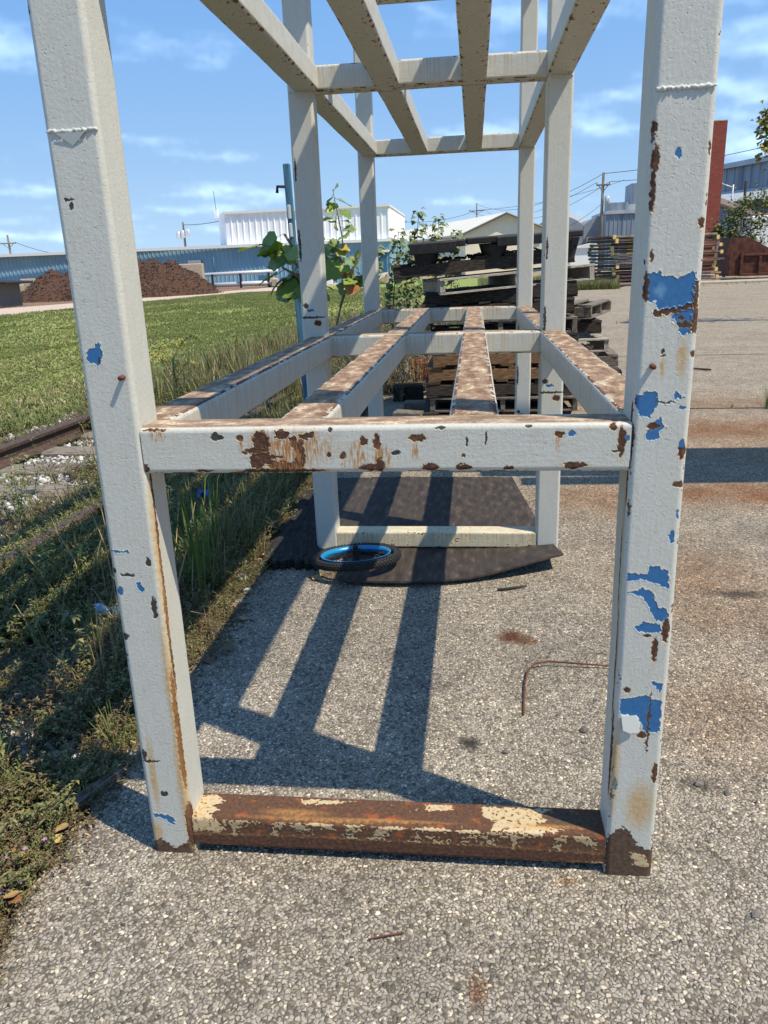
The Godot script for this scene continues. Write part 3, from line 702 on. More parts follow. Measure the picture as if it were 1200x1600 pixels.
func make_tint():   # 16 m x 40 m of dust, rust and oil on the pavement, multiplied over the chippings
	var w := 256; var h := 640; var im := Image.create(w, h, false, Image.FORMAT_RGB8)
	for y in h:
		for x in w:
			var px := -1.0 + 16.0 * (x + 0.5) / w; var pz := 1.5 - 40.0 * (y + 0.5) / h
			var far := smoothstep(0.5, 7.0, -pz)
			var c := Color(0.92, 0.888, 0.835).lerp(Color(0.985, 0.92, 0.825), far)
			var n := NF.get_noise_2d(px * 0.35, pz * 0.8) * 0.5 + NF.get_noise_2d(px * 1.7 + 9.0, pz * 2.9) * 0.5
			var n2 := NF.get_noise_2d(px * 6.0 + 31.0, pz * 6.0)
			c = c * (1.0 + 0.16 * n + 0.09 * n2); c.a = 1.0
			var r := 0.0
			for b in [[2.2, -4.75, 1.1, 0.35, 0.75], [1.7, -3.0, 0.6, 0.22, 0.75], [1.15, -1.6, 0.3, 0.5, 0.36], [0.92, -0.7, 0.2, 0.3, 0.26], [3.0, -4.0, 1.4, 0.7, 0.5], [2.6, -5.9, 1.4, 0.3, 0.35], [0.9, -2.9, 0.3, 0.3, 0.5]]:
				var d := Vector2((px - b[0]) / b[2], (pz - b[1]) / b[3]).length()
				r = maxf(r, b[4] * exp(-d * d * 0.8))
			r = clampf(r * (1.0 + 0.7 * NF.get_noise_2d(px * 4.0, pz * 4.0)), 0.0, 0.95)
			c = c.lerp(Color(0.80, 0.55, 0.34), r)
			im.set_pixel(x, y, c)
	im.resize(1024, 2560 if false else 2048, Image.INTERPOLATE_CUBIC)
	for b in [[0.32, -1.15, 0.055, 0.05, Color(0.50, 0.29, 0.17), 0.95], [0.37, -1.12, 0.05, 0.03, Color(0.55, 0.34, 0.2), 0.7], [0.17, -0.48, 0.035, 0.03, Color(0.25, 0.24, 0.22), 0.9], [1.24, -1.56, 0.1, 0.04, Color(0.4, 0.36, 0.32), 0.8],
		[0.38, 0.02, 0.02, 0.012, Color(0.85, 0.62, 0.36), 0.7], [0.19, 0.31, 0.02, 0.03, Color(0.75, 0.5, 0.34), 0.6], [0.76, -0.33, 0.05, 0.03, Color(0.45, 0.42, 0.38), 0.6], [0.05, -0.8, 0.1, 0.05, Color(0.6, 0.58, 0.55), 0.4], [-0.4, -1.72, 0.16, 0.07, Color(0.6, 0.48, 0.36), 0.6]]:
		for y in range(int((1.5 - b[1] - b[3] * 2) / 40.0 * 2048), int((1.5 - b[1] + b[3] * 2) / 40.0 * 2048) + 2):
			for x in range(int((b[0] + 1.0 - b[2] * 2) / 16.0 * 1024), int((b[0] + 1.0 + b[2] * 2) / 16.0 * 1024) + 2):
				var px := -1.0 + 16.0 * (x + 0.5) / 1024; var pz := 1.5 - 40.0 * (y + 0.5) / 2048
				var d := Vector2((px - b[0]) / b[2], (pz - b[1]) / b[3]).length() + 0.5 * NF.get_noise_2d(px * 30.0, pz * 30.0)
				var a: float = clampf(1.6 - d * 1.3, 0.0, 1.0) * b[5]
				if a > 0.0: im.set_pixel(x, y, im.get_pixel(x, y).lerp(b[4], a))
	tint_image = im

func tint_at(x: float, z: float) -> Color:
	return tint_image.get_pixel(clampi(int((x + 1.0) / 16.0 * 1024), 0, 1023), clampi(int((1.5 - z) / 40.0 * 2048), 0, 2047))

func chip_tone(v: float, w: float) -> Color:   # sRGB tone of a chipping
	var g := lerpf(0.54, 0.71, v)
	if w > 0.93: g = lerpf(0.76, 0.9, v)
	elif w < 0.15: g = lerpf(0.34, 0.48, v)
	return Color(g, g * (0.99 if w < 0.7 else 0.975), g * (0.965 if w < 0.8 else 0.92))

func asphalt() -> StandardMaterial3D:
	var sz := 1280
	var c := FastNoiseLite.new(); c.seed = 5; c.noise_type = FastNoiseLite.TYPE_CELLULAR; c.frequency = 0.125; c.cellular_jitter = 1.0; c.fractal_type = FastNoiseLite.FRACTAL_NONE
	c.cellular_distance_function = FastNoiseLite.DISTANCE_EUCLIDEAN
	c.cellular_return_type = FastNoiseLite.RETURN_CELL_VALUE; var val := grey_bytes(c.get_image(sz, sz))
	c.cellular_return_type = FastNoiseLite.RETURN_DISTANCE2_SUB; var gap := grey_bytes(c.get_image(sz, sz))
	var tone := []
	for v in 256: tone.append(chip_tone(fmod(v * 0.6180339, 1.0), fmod(v * 0.7548776, 1.0)))
	var col := PackedByteArray(); col.resize(sz * sz * 3); var rel := PackedByteArray(); rel.resize(sz * sz)
	var pr := PackedByteArray(); var pg := PackedByteArray(); var pb := PackedByteArray(); var ph := PackedByteArray()
	for v in 256: pr.append(int(tone[v].r * 255)); pg.append(int(tone[v].g * 255)); pb.append(int(tone[v].b * 255)); ph.append(int(255 * (0.55 + 0.45 * fmod(v * 0.43, 1.0))))
	for i in sz * sz:
		var v := val[i]; var e := gap[i]
		var k := i * 3
		var big := N1[((i / sz * 2 / 5) & 511) * 512 + (((i % sz) * 2 / 5) & 511)]
		if e < 16 + ((v * 37) & 31) + (maxi(0, big - 150) >> 1) or ph[v] < 147:
			var f := N2[((i / sz) & 511) * 512 + ((i % sz) & 511)]
			col[k] = 80 + (f >> 2); col[k + 1] = 75 + (f >> 2); col[k + 2] = 66 + (f >> 2); rel[i] = 30 + (f >> 3)
		else:
			var f := N2[((i / sz * 2) & 511) * 512 + ((i * 2) & 511)] >> 3
			col[k] = maxi(0, pr[v] - 14 + f); col[k + 1] = maxi(0, pg[v] - 14 + f); col[k + 2] = maxi(0, pb[v] - 14 + f)
			rel[i] = mini(255, (ph[v] * mini(e, 90)) / 110 + 46)
	var m := StandardMaterial3D.new(); m.roughness = 0.88
	m.albedo_texture = ImageTexture.create_from_image(Image.create_from_data(sz, sz, false, Image.FORMAT_RGB8, col))
	m.heightmap_enabled = true; m.heightmap_texture = ImageTexture.create_from_image(Image.create_from_data(sz, sz, false, Image.FORMAT_L8, rel)); m.heightmap_scale = 0.4
	m.detail_enabled = true; m.detail_blend_mode = BaseMaterial3D.BLEND_MODE_MUL; m.detail_uv_layer = BaseMaterial3D.DETAIL_UV_2
	m.detail_albedo = ImageTexture.create_from_image(tint_image)
	return m

func pebble(sd: int, flat: float) -> ArrayMesh:
	var g := RandomNumberGenerator.new(); g.seed = sd
	var t := (1.0 + sqrt(5.0)) / 2.0
	var v := [Vector3(-1, t, 0), Vector3(1, t, 0), Vector3(-1, -t, 0), Vector3(1, -t, 0), Vector3(0, -1, t), Vector3(0, 1, t), Vector3(0, -1, -t), Vector3(0, 1, -t), Vector3(t, 0, -1), Vector3(t, 0, 1), Vector3(-t, 0, -1), Vector3(-t, 0, 1)]
	for i in 12:
		v[i] = v[i].normalized() * g.randf_range(0.72, 1.15) * Vector3(1.15, flat, g.randf_range(0.75, 0.95))
	var f := [0, 11, 5, 0, 5, 1, 0, 1, 7, 0, 7, 10, 0, 10, 11, 1, 5, 9, 5, 11, 4, 11, 10, 2, 10, 7, 6, 7, 1, 8, 3, 9, 4, 3, 4, 2, 3, 2, 6, 3, 6, 8, 3, 8, 9, 4, 9, 5, 2, 4, 11, 6, 2, 10, 8, 6, 7, 9, 8, 1]
	var s := begin()
	for i in range(0, 60, 3): tri(s, v[f[i]], v[f[i + 1]], v[f[i + 2]], v[f[i]] + v[f[i + 1]] + v[f[i + 2]])
	return done(s)

func build_chips():   # chippings that stand proud of the worn surface
	for kind in 3:
		var mesh := pebble(200 + kind, 0.5); var places := []; var cols := PackedColorArray()
		for i in 34000:
			var z := 1.1 - 5.6 * pow(rng.randf(), 1.7)
			var wide := 0.9 + (1.43 - z) * 0.55
			var x := rng.randf_range(-0.8, minf(2.6, wide))
			if x < pavement_edge(z) + 0.01: continue
			var sc := rng.randf_range(0.0022, 0.0046) * (1.25 if rng.randf() < 0.1 else 1.0)
			var b := Basis(Vector3.UP, rng.randf() * TAU) * Basis(Vector3.RIGHT, rng.randf_range(-0.25, 0.25))
			places.append(Transform3D(b.scaled(Vector3.ONE * sc), Vector3(x, sc * rng.randf_range(-0.15, 0.22), z)))
			var c := chip_tone(rng.randf(), rng.randf()) * tint_at(x, z)
			cols.append(c.srgb_to_linear())
		scatter(self, "pavement_chippings", mesh, M.stone, places, cols)

# ---------------------------------------------------------------- railway
func track_x(z: float) -> float:
	return -1.84 - 0.042 * (z + 2.3)

func build_track():
	var dir := Vector3(0.042, 0, -1).normalized(); var angle := atan2(-0.042, 1.0)
	var prof := [Vector2(-0.066, 0), Vector2(0.066, 0), Vector2(0.066, 0.012), Vector2(0.02, 0.026), Vector2(0.009, 0.04), Vector2(0.009, 0.098), Vector2(0.034, 0.108), Vector2(0.036, 0.132), Vector2(0.028, 0.14), Vector2(-0.028, 0.14), Vector2(-0.036, 0.132), Vector2(-0.034, 0.108), Vector2(-0.009, 0.098), Vector2(-0.009, 0.04), Vector2(-0.02, 0.026), Vector2(-0.066, 0.012)]
	for k in 2:
		var o := part(self, "rail", prism(prof, Transform3D.IDENTITY, 34.0), M.rail, Transform3D(Basis(Vector3.UP, angle), Vector3(track_x(3.0) - 1.5 * k, 0.0, 3.0)))
		tag(o, ["rusty railway rail nearer to the rack, half buried in weeds", "rusty railway rail on the lawn side of the white ballast"][k], "rail", "railway rails")
	for i in 22:
		var z := 1.9 - 0.56 * i + rng.randf_range(-0.05, 0.05)
		var cx := track_x(z) - 0.75
		var o := part(self, "railway_tie", worn_board(Vector3(2.5, 0.16, 0.22), i % 5), M.tie[i % 3], Transform3D(Basis(Vector3.UP, angle + rng.randf_range(-0.03, 0.03)), Vector3(cx + rng.randf_range(-0.05, 0.05), -0.070 + rng.randf_range(-0.008, 0.008), z)))
		tag(o, "grey weathered wooden railway tie in the ballast, %s along the track from the camera" % ["first", "second", "third", "fourth", "fifth", "sixth", "seventh", "eighth", "ninth", "tenth", "eleventh", "twelfth", "13th", "14th", "15th", "16th", "17th", "18th", "19th", "20th", "21st", "22nd"][i], "railway tie", "ties under the railway rails")
	var seeds := [301, 302, 303]
	for k in 3:
		var places := []; var cols := PackedColorArray()
		for i in 6500:
			var z := 1.2 - 13.0 * pow(rng.randf(), 1.5)
			var x := track_x(z) - 0.75 + rng.randf_range(-1.75, 1.75)
			if x > -0.95: continue
			if rng.randf() < 0.45 and x > track_x(z) + 0.1: continue
			var sc := rng.randf_range(0.012, 0.028)
			places.append(Transform3D(Basis.from_euler(Vector3(rng.randf() * TAU, rng.randf() * TAU, rng.randf() * TAU)).scaled(Vector3.ONE * sc), Vector3(x, -0.034 + rng.randf_range(-0.012, 0.014), z)))
			var g := rng.randf_range(0.34, 0.62) if rng.randf() < 0.8 else rng.randf_range(0.14, 0.3)
			cols.append(Color(g, g * 0.985, g * 0.94))
		scatter(self, "track_ballast", pebble(seeds[k], 0.8), M.stone, places, cols)

# ---------------------------------------------------------------- buildings far behind
func ribbed(a: Vector3, b: Vector3, y0: float, y1: float, pitch: float, deep: float, y1b := -1.0) -> ArrayMesh:   # ribbed sheet-metal wall from a to b; faces to the left of a->b turned up, i.e. towards the camera
	var s := begin(); var d := (b - a); var n := int(d.length() / pitch); var out := Vector3.UP.cross(-d.normalized())
	if out.dot(Vector3(0, 0, 30) - a) < 0.0: out = -out
	var pts := []
	for i in n:
		for k in [[0.0, 0.0], [0.72, 0.0], [0.79, 1.0], [0.93, 1.0]]:
			pts.append([(i + k[0]) / n, k[1]])
	pts.append([1.0, 0.0])
	for i in pts.size() - 1:
		var p: Vector3 = a + d * pts[i][0] + out * deep * pts[i][1]; var q: Vector3 = a + d * pts[i + 1][0] + out * deep * pts[i + 1][1]
		var t0: float = y1 if y1b < 0 else lerpf(y1, y1b, pts[i][0]); var t1: float = y1 if y1b < 0 else lerpf(y1, y1b, pts[i + 1][0])
		quad(s, Vector3(p.x, y0, p.z), Vector3(q.x, y0, q.z), Vector3(q.x, t1, q.z), Vector3(p.x, t0, p.z), out)
	return done(s)

func block(parent: Node, called: String, x0: float, x1: float, y0: float, y1: float, z0: float, z1: float, mat: Material, c := 0.0) -> MeshInstance3D:
	return part(parent, called, box(Vector3(x1 - x0, y1 - y0, absf(z1 - z0)), c), mat, Transform3D(Basis.IDENTITY, Vector3((x0 + x1) / 2, (y0 + y1) / 2, (z0 + z1) / 2)))

func build_far_buildings():
	var b := thing("blue_warehouse", "long low warehouse of blue ribbed metal with a white roof edge, behind the mulch heap", "warehouse")
	part(b, "wall", ribbed(Vector3(-60, 0, -75.6), Vector3(-7.61, 0, -74.5), -0.1, 3.55, 0.42, 0.05), M.blue_wall)
	block(b, "end_wall", -7.75, -7.58, -0.1, 3.84, -74.6, -96, M.blue_wall)
	block(b, "roof", -60, -7.6, 3.58, 3.78, -74.9, -96, M.white_wall)
	part(b, "roof_edge", prism([Vector2(-60, 3.5), Vector2(-7.55, 3.5), Vector2(-7.55, 3.76), Vector2(-60, 3.76)], Transform3D(Basis.IDENTITY, Vector3(0, 0, -74.25)), 0.5), M.white)
	var d := block(b, "door", -8.9, -7.95, 0.0, 2.5, -74.2, -74.5, plain(srgb(52, 96, 132), 0.5)); block(d, "awning", -0.9, 0.75, 1.3, 1.5, 0.3, -0.1, M.white)
	block(b, "vent_box", -20.3, -19.4, 0.3, 0.9, -74.3, -75, plain(srgb(66, 110, 140), 0.6))
	block(b, "vent_box", -27.2, -26.0, 1.6, 2.5, -74.3, -75.3, plain(srgb(150, 152, 152), 0.6))
	part(b, "drain_pipe", pipe([Vector3(-24.6, 0.9, -74.2), Vector3(-24.6, 2.7, -74.2)], [0.06], 6), M.blue_steel)
	var w := thing("white_warehouse", "tall white ribbed metal hall with a flat roof rising behind the blue warehouse", "warehouse")
	part(w, "wall", ribbed(Vector3(-23.5, 0, -75.7), Vector3(-7.7, 0, -75.2), 3.5, 6.6, 0.6, 0.06), M.white_wall)
	part(w, "end_wall", ribbed(Vector3(-26.4, 0, -82.7), Vector3(-23.5, 0, -75.7), 3.5, 6.6, 0.6, 0.06), M.white_wall)
	part(w, "end_wall", ribbed(Vector3(-7.7, 0, -75.2), Vector3(-7.7, 0, -92), 3.5, 6.6, 0.6, 0.06), M.white_wall)
	part(w, "roof", prism([Vector2(-23.6, 75.5), Vector2(-7.6, 75.0), Vector2(-7.6, 92), Vector2(-26.5, 92), Vector2(-26.5, 82.7)], Transform3D(Basis(Vector3.RIGHT, -PI / 2), Vector3(0, 6.78, 0)), 0.2), M.white)
	var an := block(w, "antenna_box", -26.6, -26.2, 6.7, 7.5, -82.0, -82.3, M.white); part(an, "mast", pipe([Vector3(0, 0.3, 0), Vector3(-0.1, 2.2, 0)], [0.025], 5), M.dark)
	var c := thing("cream_hall", "long cream gabled hall with a pale roof, behind the black pallets", "hall")
	var g0 := [Vector3(-0.83, 0, -94.8), Vector3(-0.83, 4.72, -94.8), Vector3(3.83, 6.75, -95.4), Vector3(8.19, 5.0, -95.9), Vector3(8.19, 0, -95.9)]
	var run := Vector3(-18, 0, -45)
	var s := begin()
	for k in range(1, 4): tri(s, g0[0], g0[k], g0[k + 1], Vector3.BACK)
	part(c, "gable_wall", done(s), M.cream)
	s = begin(); quad(s, g0[0], g0[1], g0[1] + run, g0[0] + run, Vector3(-1, 0, 0.3)); part(c, "side_wall", done(s), M.cream)
	s = begin(); quad(s, g0[3], g0[4], g0[4] + run, g0[3] + run, Vector3(1, 0, 0.3)); part(c, "side_wall", done(s), M.cream)
	for k in 2:
		s = begin(); var over := Vector3(0.1, 0.0, 0.5); var lip: Vector3 = [Vector3(-0.4, -0.17, 0.05), Vector3(0.4, -0.17, 0.05)][k]
		var e: Vector3 = [g0[1], g0[3]][k] + lip + over; var rdg: Vector3 = g0[2] + over
		quad(s, e, rdg, rdg + run, e + run, Vector3.UP); quad(s, e + Vector3.DOWN * 0.22, rdg + Vector3.DOWN * 0.22, rdg, e, Vector3.BACK); quad(s, e, e + run, e + run + Vector3.DOWN * 0.22, e + Vector3.DOWN * 0.22, lip)
		part(c, "roof", done(s), M.cream_roof)
	s = begin()
	for k in 2: add_pipe(s, [g0[2] + Vector3(0.1, -0.1, 0.56), [g0[1], g0[3]][k] + [Vector3(-0.4, -0.25, 0.6), Vector3(0.4, -0.25, 0.6)][k]], [0.11], 4)
	part(c, "roof_trim", done(s), plain(srgb(96, 100, 104), 0.6))
	# barrel sheds
	for k in 2:
		var q := thing("barrel_shed", ["grey barrel-roofed shed beside the utility pole, its right neighbour's twin", "grey barrel-roofed shed directly behind the wooden utility pole, right of the twin"][k], "shed", Vector3([10.65, 16.4][k], 0, -101.8), 0.0, "barrel-roofed sheds")
		var arch := [Vector2(-2.9, 0)]
		for i in 17:
			var dx := -2.9 + 5.8 * i / 16.0; arch.append(Vector2(dx, 2.5 + sqrt(3.9 * 3.9 - dx * dx)))
		arch.append(Vector2(2.9, 0))
		part(q, "shell", prism(arch, Transform3D.IDENTITY, 24.0), M.dome)
		block(q, "door_opening", -2.3, 2.6, 0.0, 2.2, 0.02, -0.3, M.dark)
	var rf := thing("white_roof_hall", "white-roofed hall seen between the two grey barrel sheds", "hall", Vector3(14, 0, -128))
	part(rf, "wall", box(Vector3(16, 5.2, 8)), M.dome, Transform3D(Basis.IDENTITY, Vector3(0, 2.6, 0)))
	part(rf, "roof", prism([Vector2(-8.3, 5.2), Vector2(8.3, 5.2), Vector2(0, 7.9)], Transform3D(Basis.IDENTITY, Vector3(0, 0, 4.3)), 9.0), M.white)
	var sh := thing("white_shed", "small white shed with a shallow roof left of the utility pole's foot", "shed", Vector3(12.0, 0, -89.5))
	part(sh, "wall", box(Vector3(3.0, 2.4, 2.6)), M.white_wall, Transform3D(Basis.IDENTITY, Vector3(0, 1.2, 0)))
	part(sh, "roof", prism([Vector2(-1.7, 2.4), Vector2(1.7, 2.4), Vector2(1.0, 2.95)], Transform3D(Basis.IDENTITY, Vector3(0, 0, 1.5)), 3.0), M.white)
	block(sh, "door", 0.6, 1.2, 0.0, 1.9, 1.33, 1.28, M.grey_wall)
	var gt := thing("grey_mill", "tall streaked grey metal mill building with stepped roof, behind the front right post", "building")
	part(gt, "wall", ribbed(Vector3(15.45, 0, -97), Vector3(25, 0, -97), 0, 6.1, 0.5, 0.05), M.grey_wall)
	block(gt, "roof", 15.3, 25.1, 6.12, 6.5, -96.8, -108, M.grey_roof)
	block(gt, "roof_house", 15.8, 18.0, 6.52, 7.4, -97.5, -101, M.grey_wall); block(gt, "roof_house", 17.0, 24, 6.52, 7.2, -98.5, -104, M.grey_roof)
	block(gt, "tower", 18.5, 23.0, 7.22, 9.5, -99, -103, M.grey_wall)
	block(gt, "end_wall", 15.5, 15.62, 0, 6.1, -97.1, -108, M.grey_wall)
	var lad := part(gt, "stair", prism([Vector2(17.9, 1.6), Vector2(18.5, 1.6), Vector2(18.5, 3.0), Vector2(17.9, 3.0)], Transform3D(Basis.IDENTITY, Vector3(0, 0, -96.5)), 0.3), plain(srgb(176, 146, 70), 0.7))
	lad.set_meta("label", "small yellow stair at the foot of the mill wall")
	var ch := thing("brick_chimney", "square red brick chimney standing behind the front right post", "chimney", Vector3(18.85, 0, -67.6))
	part(ch, "shaft", box(Vector3(1.42, 11.0, 1.42)), M.brick, Transform3D(Basis.IDENTITY, Vector3(0, 5.5, 0)))
	part(ch, "cap", box(Vector3(1.46, 0.12, 1.46), 0.03), M.concrete, Transform3D(Basis.IDENTITY, Vector3(0, 11.06, 0)))
	var hg := thing("grey_hangar", "large blue-grey ribbed metal hall with an arched roof right of the brick chimney", "hall")
	part(hg, "wall", ribbed(Vector3(22.5, 0, -92.5), Vector3(46, 0, -64.5), 0, 9.75, 0.9, 0.1, 11.5), M.grey_wall)
	s = begin(); quad(s, Vector3(22.4, 9.3, -92), Vector3(46, 11.1, -64), Vector3(46, 11.6, -64.1), Vector3(22.4, 9.8, -92.1), Vector3(-0.7, 0, 0.7))
	quad(s, Vector3(22.4, 9.8, -92.1), Vector3(46, 11.6, -64.1), Vector3(58, 13, -76), Vector3(34, 12, -104), Vector3.UP)
	part(hg, "roof", done(s), M.grey_roof)
	s = begin(); quad(s, Vector3(22.2, 7.3, -91.8), Vector3(45.6, 7.6, -64), Vector3(44.4, 6.2, -62), Vector3(21.2, 6.2, -90), Vector3(-0.6, 1, 0.6)); part(hg, "canopy", done(s), M.grey_roof)
	var bs := thing("brown_roof_shed", "grey gabled shed with a faded brown roof behind the small tree", "shed", Vector3(0, 0, 0))
	s = begin(); var w0 := [Vector3(19.6, 0, -71), Vector3(19.6, 5.7, -71), Vector3(22.4, 4.62, -71), Vector3(26, 3.3, -71), Vector3(26, 0, -71)]
	for k in range(1, 4): tri(s, w0[0], w0[k], w0[k + 1], Vector3.BACK)
	part(bs, "gable_wall", done(s), M.dome)
	s = begin(); quad(s, w0[1] + Vector3(0, 0.02, 0.3), w0[3] + Vector3(0, 0.02, 0.3), Vector3(31, 3.3, -80), Vector3(24, 6.4, -82), Vector3(0.3, 1, 0)); quad(s, w0[1] + Vector3(0, 0.02, 0.3), w0[3] + Vector3(0, 0.02, 0.3), w0[3] + Vector3(0, -0.2, 0.3), w0[1] + Vector3(0, -0.2, 0.3), Vector3.BACK); part(bs, "roof", done(s), M.brown_roof)
	var tr := thing("white_trailer", "white box trailer parked behind the small tree", "trailer", Vector3(23.4, 0, -66.6))
	part(tr, "body", box(Vector3(3.6, 3.0, 2.4), 0.06), M.white, Transform3D(Basis.IDENTITY, Vector3(0, 2.5, 0)))
	for k in 2: part(tr, "wheel", pipe([Vector3(-1.0 + 2.0 * k, 0.45, 1.2), Vector3(-1.0 + 2.0 * k, 0.45, 0.9)], [0.45], 14), M.dark)
	block(tr, "chassis", -1.7, 1.7, 0.75, 1.0, 1.0, -1.0, M.dark)

func utility_pole(label: String, at: Vector3, height: float, arm_y: float, arm: float, group := "utility poles") -> Node3D:
	var p := thing("utility_pole", label, "utility pole", at, 0.0, group)
	part(p, "shaft", pipe([Vector3.ZERO, Vector3(0, height, 0)], [0.17, 0.11], 8), M.pole)
	if arm > 0.0:
		part(p, "crossarm", box(Vector3(arm * 2, 0.13, 0.13)), M.pole, Transform3D(Basis.IDENTITY, Vector3(0, arm_y, 0.14)))
		for sd in [-1.0, 1.0]:
			part(p, "brace", pipe([Vector3(0, arm_y - 0.6, 0.12), Vector3(sd * arm * 0.7, arm_y - 0.05, 0.16)], [0.035], 5), M.pole)
			part(p, "insulator", pipe([Vector3(sd * arm * 0.92, arm_y + 0.06, 0.14), Vector3(sd * arm * 0.92, arm_y + 0.26, 0.14)], [0.06, 0.04], 6), M.concrete)
	return p

func cable(called: String, label: String, a: Vector3, b: Vector3, sag: float, r: float):
	var pts := []
	for i in 13:
		var t := i / 12.0; pts.append(a.lerp(b, t) - Vector3(0, sag * 4 * t * (1 - t), 0))
	tag(part(self, called, pipe(pts, [r], 4), M.cable), label, "cable")

func build_far_yard():
	M.cable = plain(srgb(60, 64, 70), 0.7)
	var p := utility_pole("tall wooden utility pole with V-braced crossarm and a round transformer, before the grey mill", Vector3(11.7, 0, -75.5), 8.6, 7.55, 0.6)
	part(p, "transformer", pipe([Vector3(0.42, 5.8, 0.1), Vector3(0.42, 6.6, 0.1)], [0.24], 12), M.pipe)
	utility_pole("utility pole with a crossarm at the far left above the blue roof", Vector3(-56.6, 0, -93.5), 6.6, 5.6, 1.0)
	utility_pole("distant utility pole above the pale roof's left end, between the white hall and the saplings", Vector3(-12.9, 0, -147.7), 10.1, 8.8, 1.0)
	utility_pole("distant utility pole above the ridge of the cream hall", Vector3(0.7, 0, -160.6), 12.3, 10.9, 1.5)
	var dp := utility_pole("short pole with round transformers just behind the blue warehouse roof", Vector3(-31.5, 0, -86), 6.7, 6.2, 0.0)
	for k in 3: part(dp, "transformer", pipe([Vector3(-0.55 + 0.5 * k, 4.9 + 0.15 * k, 0.2), Vector3(-0.55 + 0.5 * k, 5.7 + 0.1 * k, 0.2)], [0.27], 10), M.pipe)
	cable("power_cable", "topmost overhead cable running left from the tall pole's tip", Vector3(11.7, 8.5, -75.5), Vector3(0.7, 12.2, -160.6), 2.0, 0.025)
	cable("power_cable", "overhead cable running left from the tall pole's crossarm, left end", Vector3(11.15, 7.8, -75.4), Vector3(-0.7, 11.1, -160.5), 2.2, 0.022)
	cable("power_cable", "overhead cable running left from the tall pole's crossarm, right end", Vector3(12.25, 7.8, -75.4), Vector3(2.1, 11.1, -160.5), 2.6, 0.022)
	cable("power_cable", "topmost overhead cable running right from the tall pole past the chimney", Vector3(11.7, 8.5, -75.5), Vector3(37, 12.5, -55), 1.2, 0.025)
	cable("power_cable", "lower overhead cable running right from the tall pole's crossarm", Vector3(12.25, 7.8, -75.4), Vector3(37, 11.0, -55), 1.2, 0.022)
	cable("power_cable", "thin cable slanting down from the transformer to the barrel shed", Vector3(11.7, 6.0, -75.4), Vector3(8.0, 4.2, -100), 0.6, 0.02)
	cable("power_cable", "faint cable running from the short pole to the white hall's corner", Vector3(-31.5, 6.4, -86), Vector3(-26.4, 6.4, -82.6), 0.1, 0.03)
	cable("power_cable", "distant cable left of the pole above the pale roof", Vector3(-12.9, 8.9, -147.6), Vector3(0.7, 11.0, -160.5), 0.8, 0.035)
	cable("power_cable", "distant cable right of the pole above the cream ridge", Vector3(0.7, 11.0, -160.5), Vector3(30, 16, -170), 1.0, 0.035)
	cable("power_cable", "cable hanging from the far left pole towards the blue roof", Vector3(-55.7, 5.7, -93.4), Vector3(-48, 3.9, -92), 0.3, 0.03)
	var lp := thing("yard_lamp", "grey yard lamp on a bent arm between the chimney and the small tree", "lamp post", Vector3(23.4, 0, -77))
	part(lp, "shaft", pipe([Vector3.ZERO, Vector3(0, 7.2, 0)], [0.1, 0.07], 7), M.pipe); part(lp, "arm", pipe([Vector3(0, 6.95, 0), Vector3(-1.0, 7.3, 0)], [0.06], 6), M.pipe); part(lp, "lamp_head", box(Vector3(0.6, 0.12, 0.26), 0.03), M.pipe, Transform3D(Basis(Vector3.FORWARD, 0.3), Vector3(-1.2, 7.36, 0)))
	var ps := thing("vent_stack", "dark vent stack standing on the hall's canopy right of the yard lamp", "pipe", Vector3(25.1, 0, -79)); part(ps, "tube", pipe([Vector3.ZERO, Vector3(0, 7.6, 0)], [0.13], 8), M.dark)
	# mulch
	var peaks := [Vector3(-26.6, 2.0, -47.6), Vector3(-25.3, 2.25, -48.6), Vector3(-24.0, 2.55, -49.6), Vector3(-22.3, 2.75, -50.2), Vector3(-21.0, 2.6, -50.4), Vector3(-20.1, 2.4, -51.2)]
	var n := 90; var hs := []
	var x0 := -32.0; var z0 := -56.0; var wx := 17.0; var wz := 12.5
	for j in n + 1:
		var row := []
		for i in n + 1:
			var x := x0 + wx * i / n; var z := z0 + wz * j / n; var h := -0.4
			for q in peaks:
				var d := Vector2(x - q.x, (z - q.z) * 0.85).length() * (1.0 + 0.25 * NF.get_noise_2d(x * 0.35, z * 0.35))
				h = maxf(h, q.y - 0.12 * exp(-d * 2.0) - 0.8 * d)
			h += 0.22 * NF.get_noise_2d(x * 0.8, z * 0.8) + 0.09 * NF.get_noise_2d(x * 3.2, z * 3.2) + rng.randf_range(-0.03, 0.03)
			row.append(Vector3(x, h - 0.05, z))
		hs.append(row)
	var s := begin(true)
	for j in n:
		for i in n: quad(s, hs[j][i], hs[j][i + 1], hs[j + 1][i + 1], hs[j + 1][i], Vector3.UP)
	var mu := thing("mulch_heap", "large heap of dark brown wood mulch in front of the blue warehouse", "mulch heap"); part(mu, "heap", done(s), M.mulch)
	var bark := []; var tones := PackedColorArray()
	for i in 12000:
		var at: Vector3 = hs[rng.randi_range(20, n)][rng.randi_range(0, n)] + Vector3(rng.randf_range(-0.1, 0.1), 0.02, rng.randf_range(-0.08, 0.08))
		if at.y < -0.03: continue
		bark.append(Transform3D(Basis.from_euler(Vector3(rng.randf_range(-0.6, 0.6), rng.randf() * TAU, rng.randf_range(-0.6, 0.6))).scaled_local(Vector3(rng.randf_range(0.05, 0.13), 0.03, 0.035)), at))
		var b := rng.randf_range(0.5, 1.5); tones.append(Color(0.085 * b, 0.052 * b, 0.036 * b))
	scatter(mu, "bark_pieces", pebble(390, 0.8), M.stone, bark, tones)
	var labels := ["tan concrete block behind the left slope of the mulch heap, upper one", "tan concrete block at the left foot of the mulch heap", "tan concrete block behind the right slope of the mulch heap"]
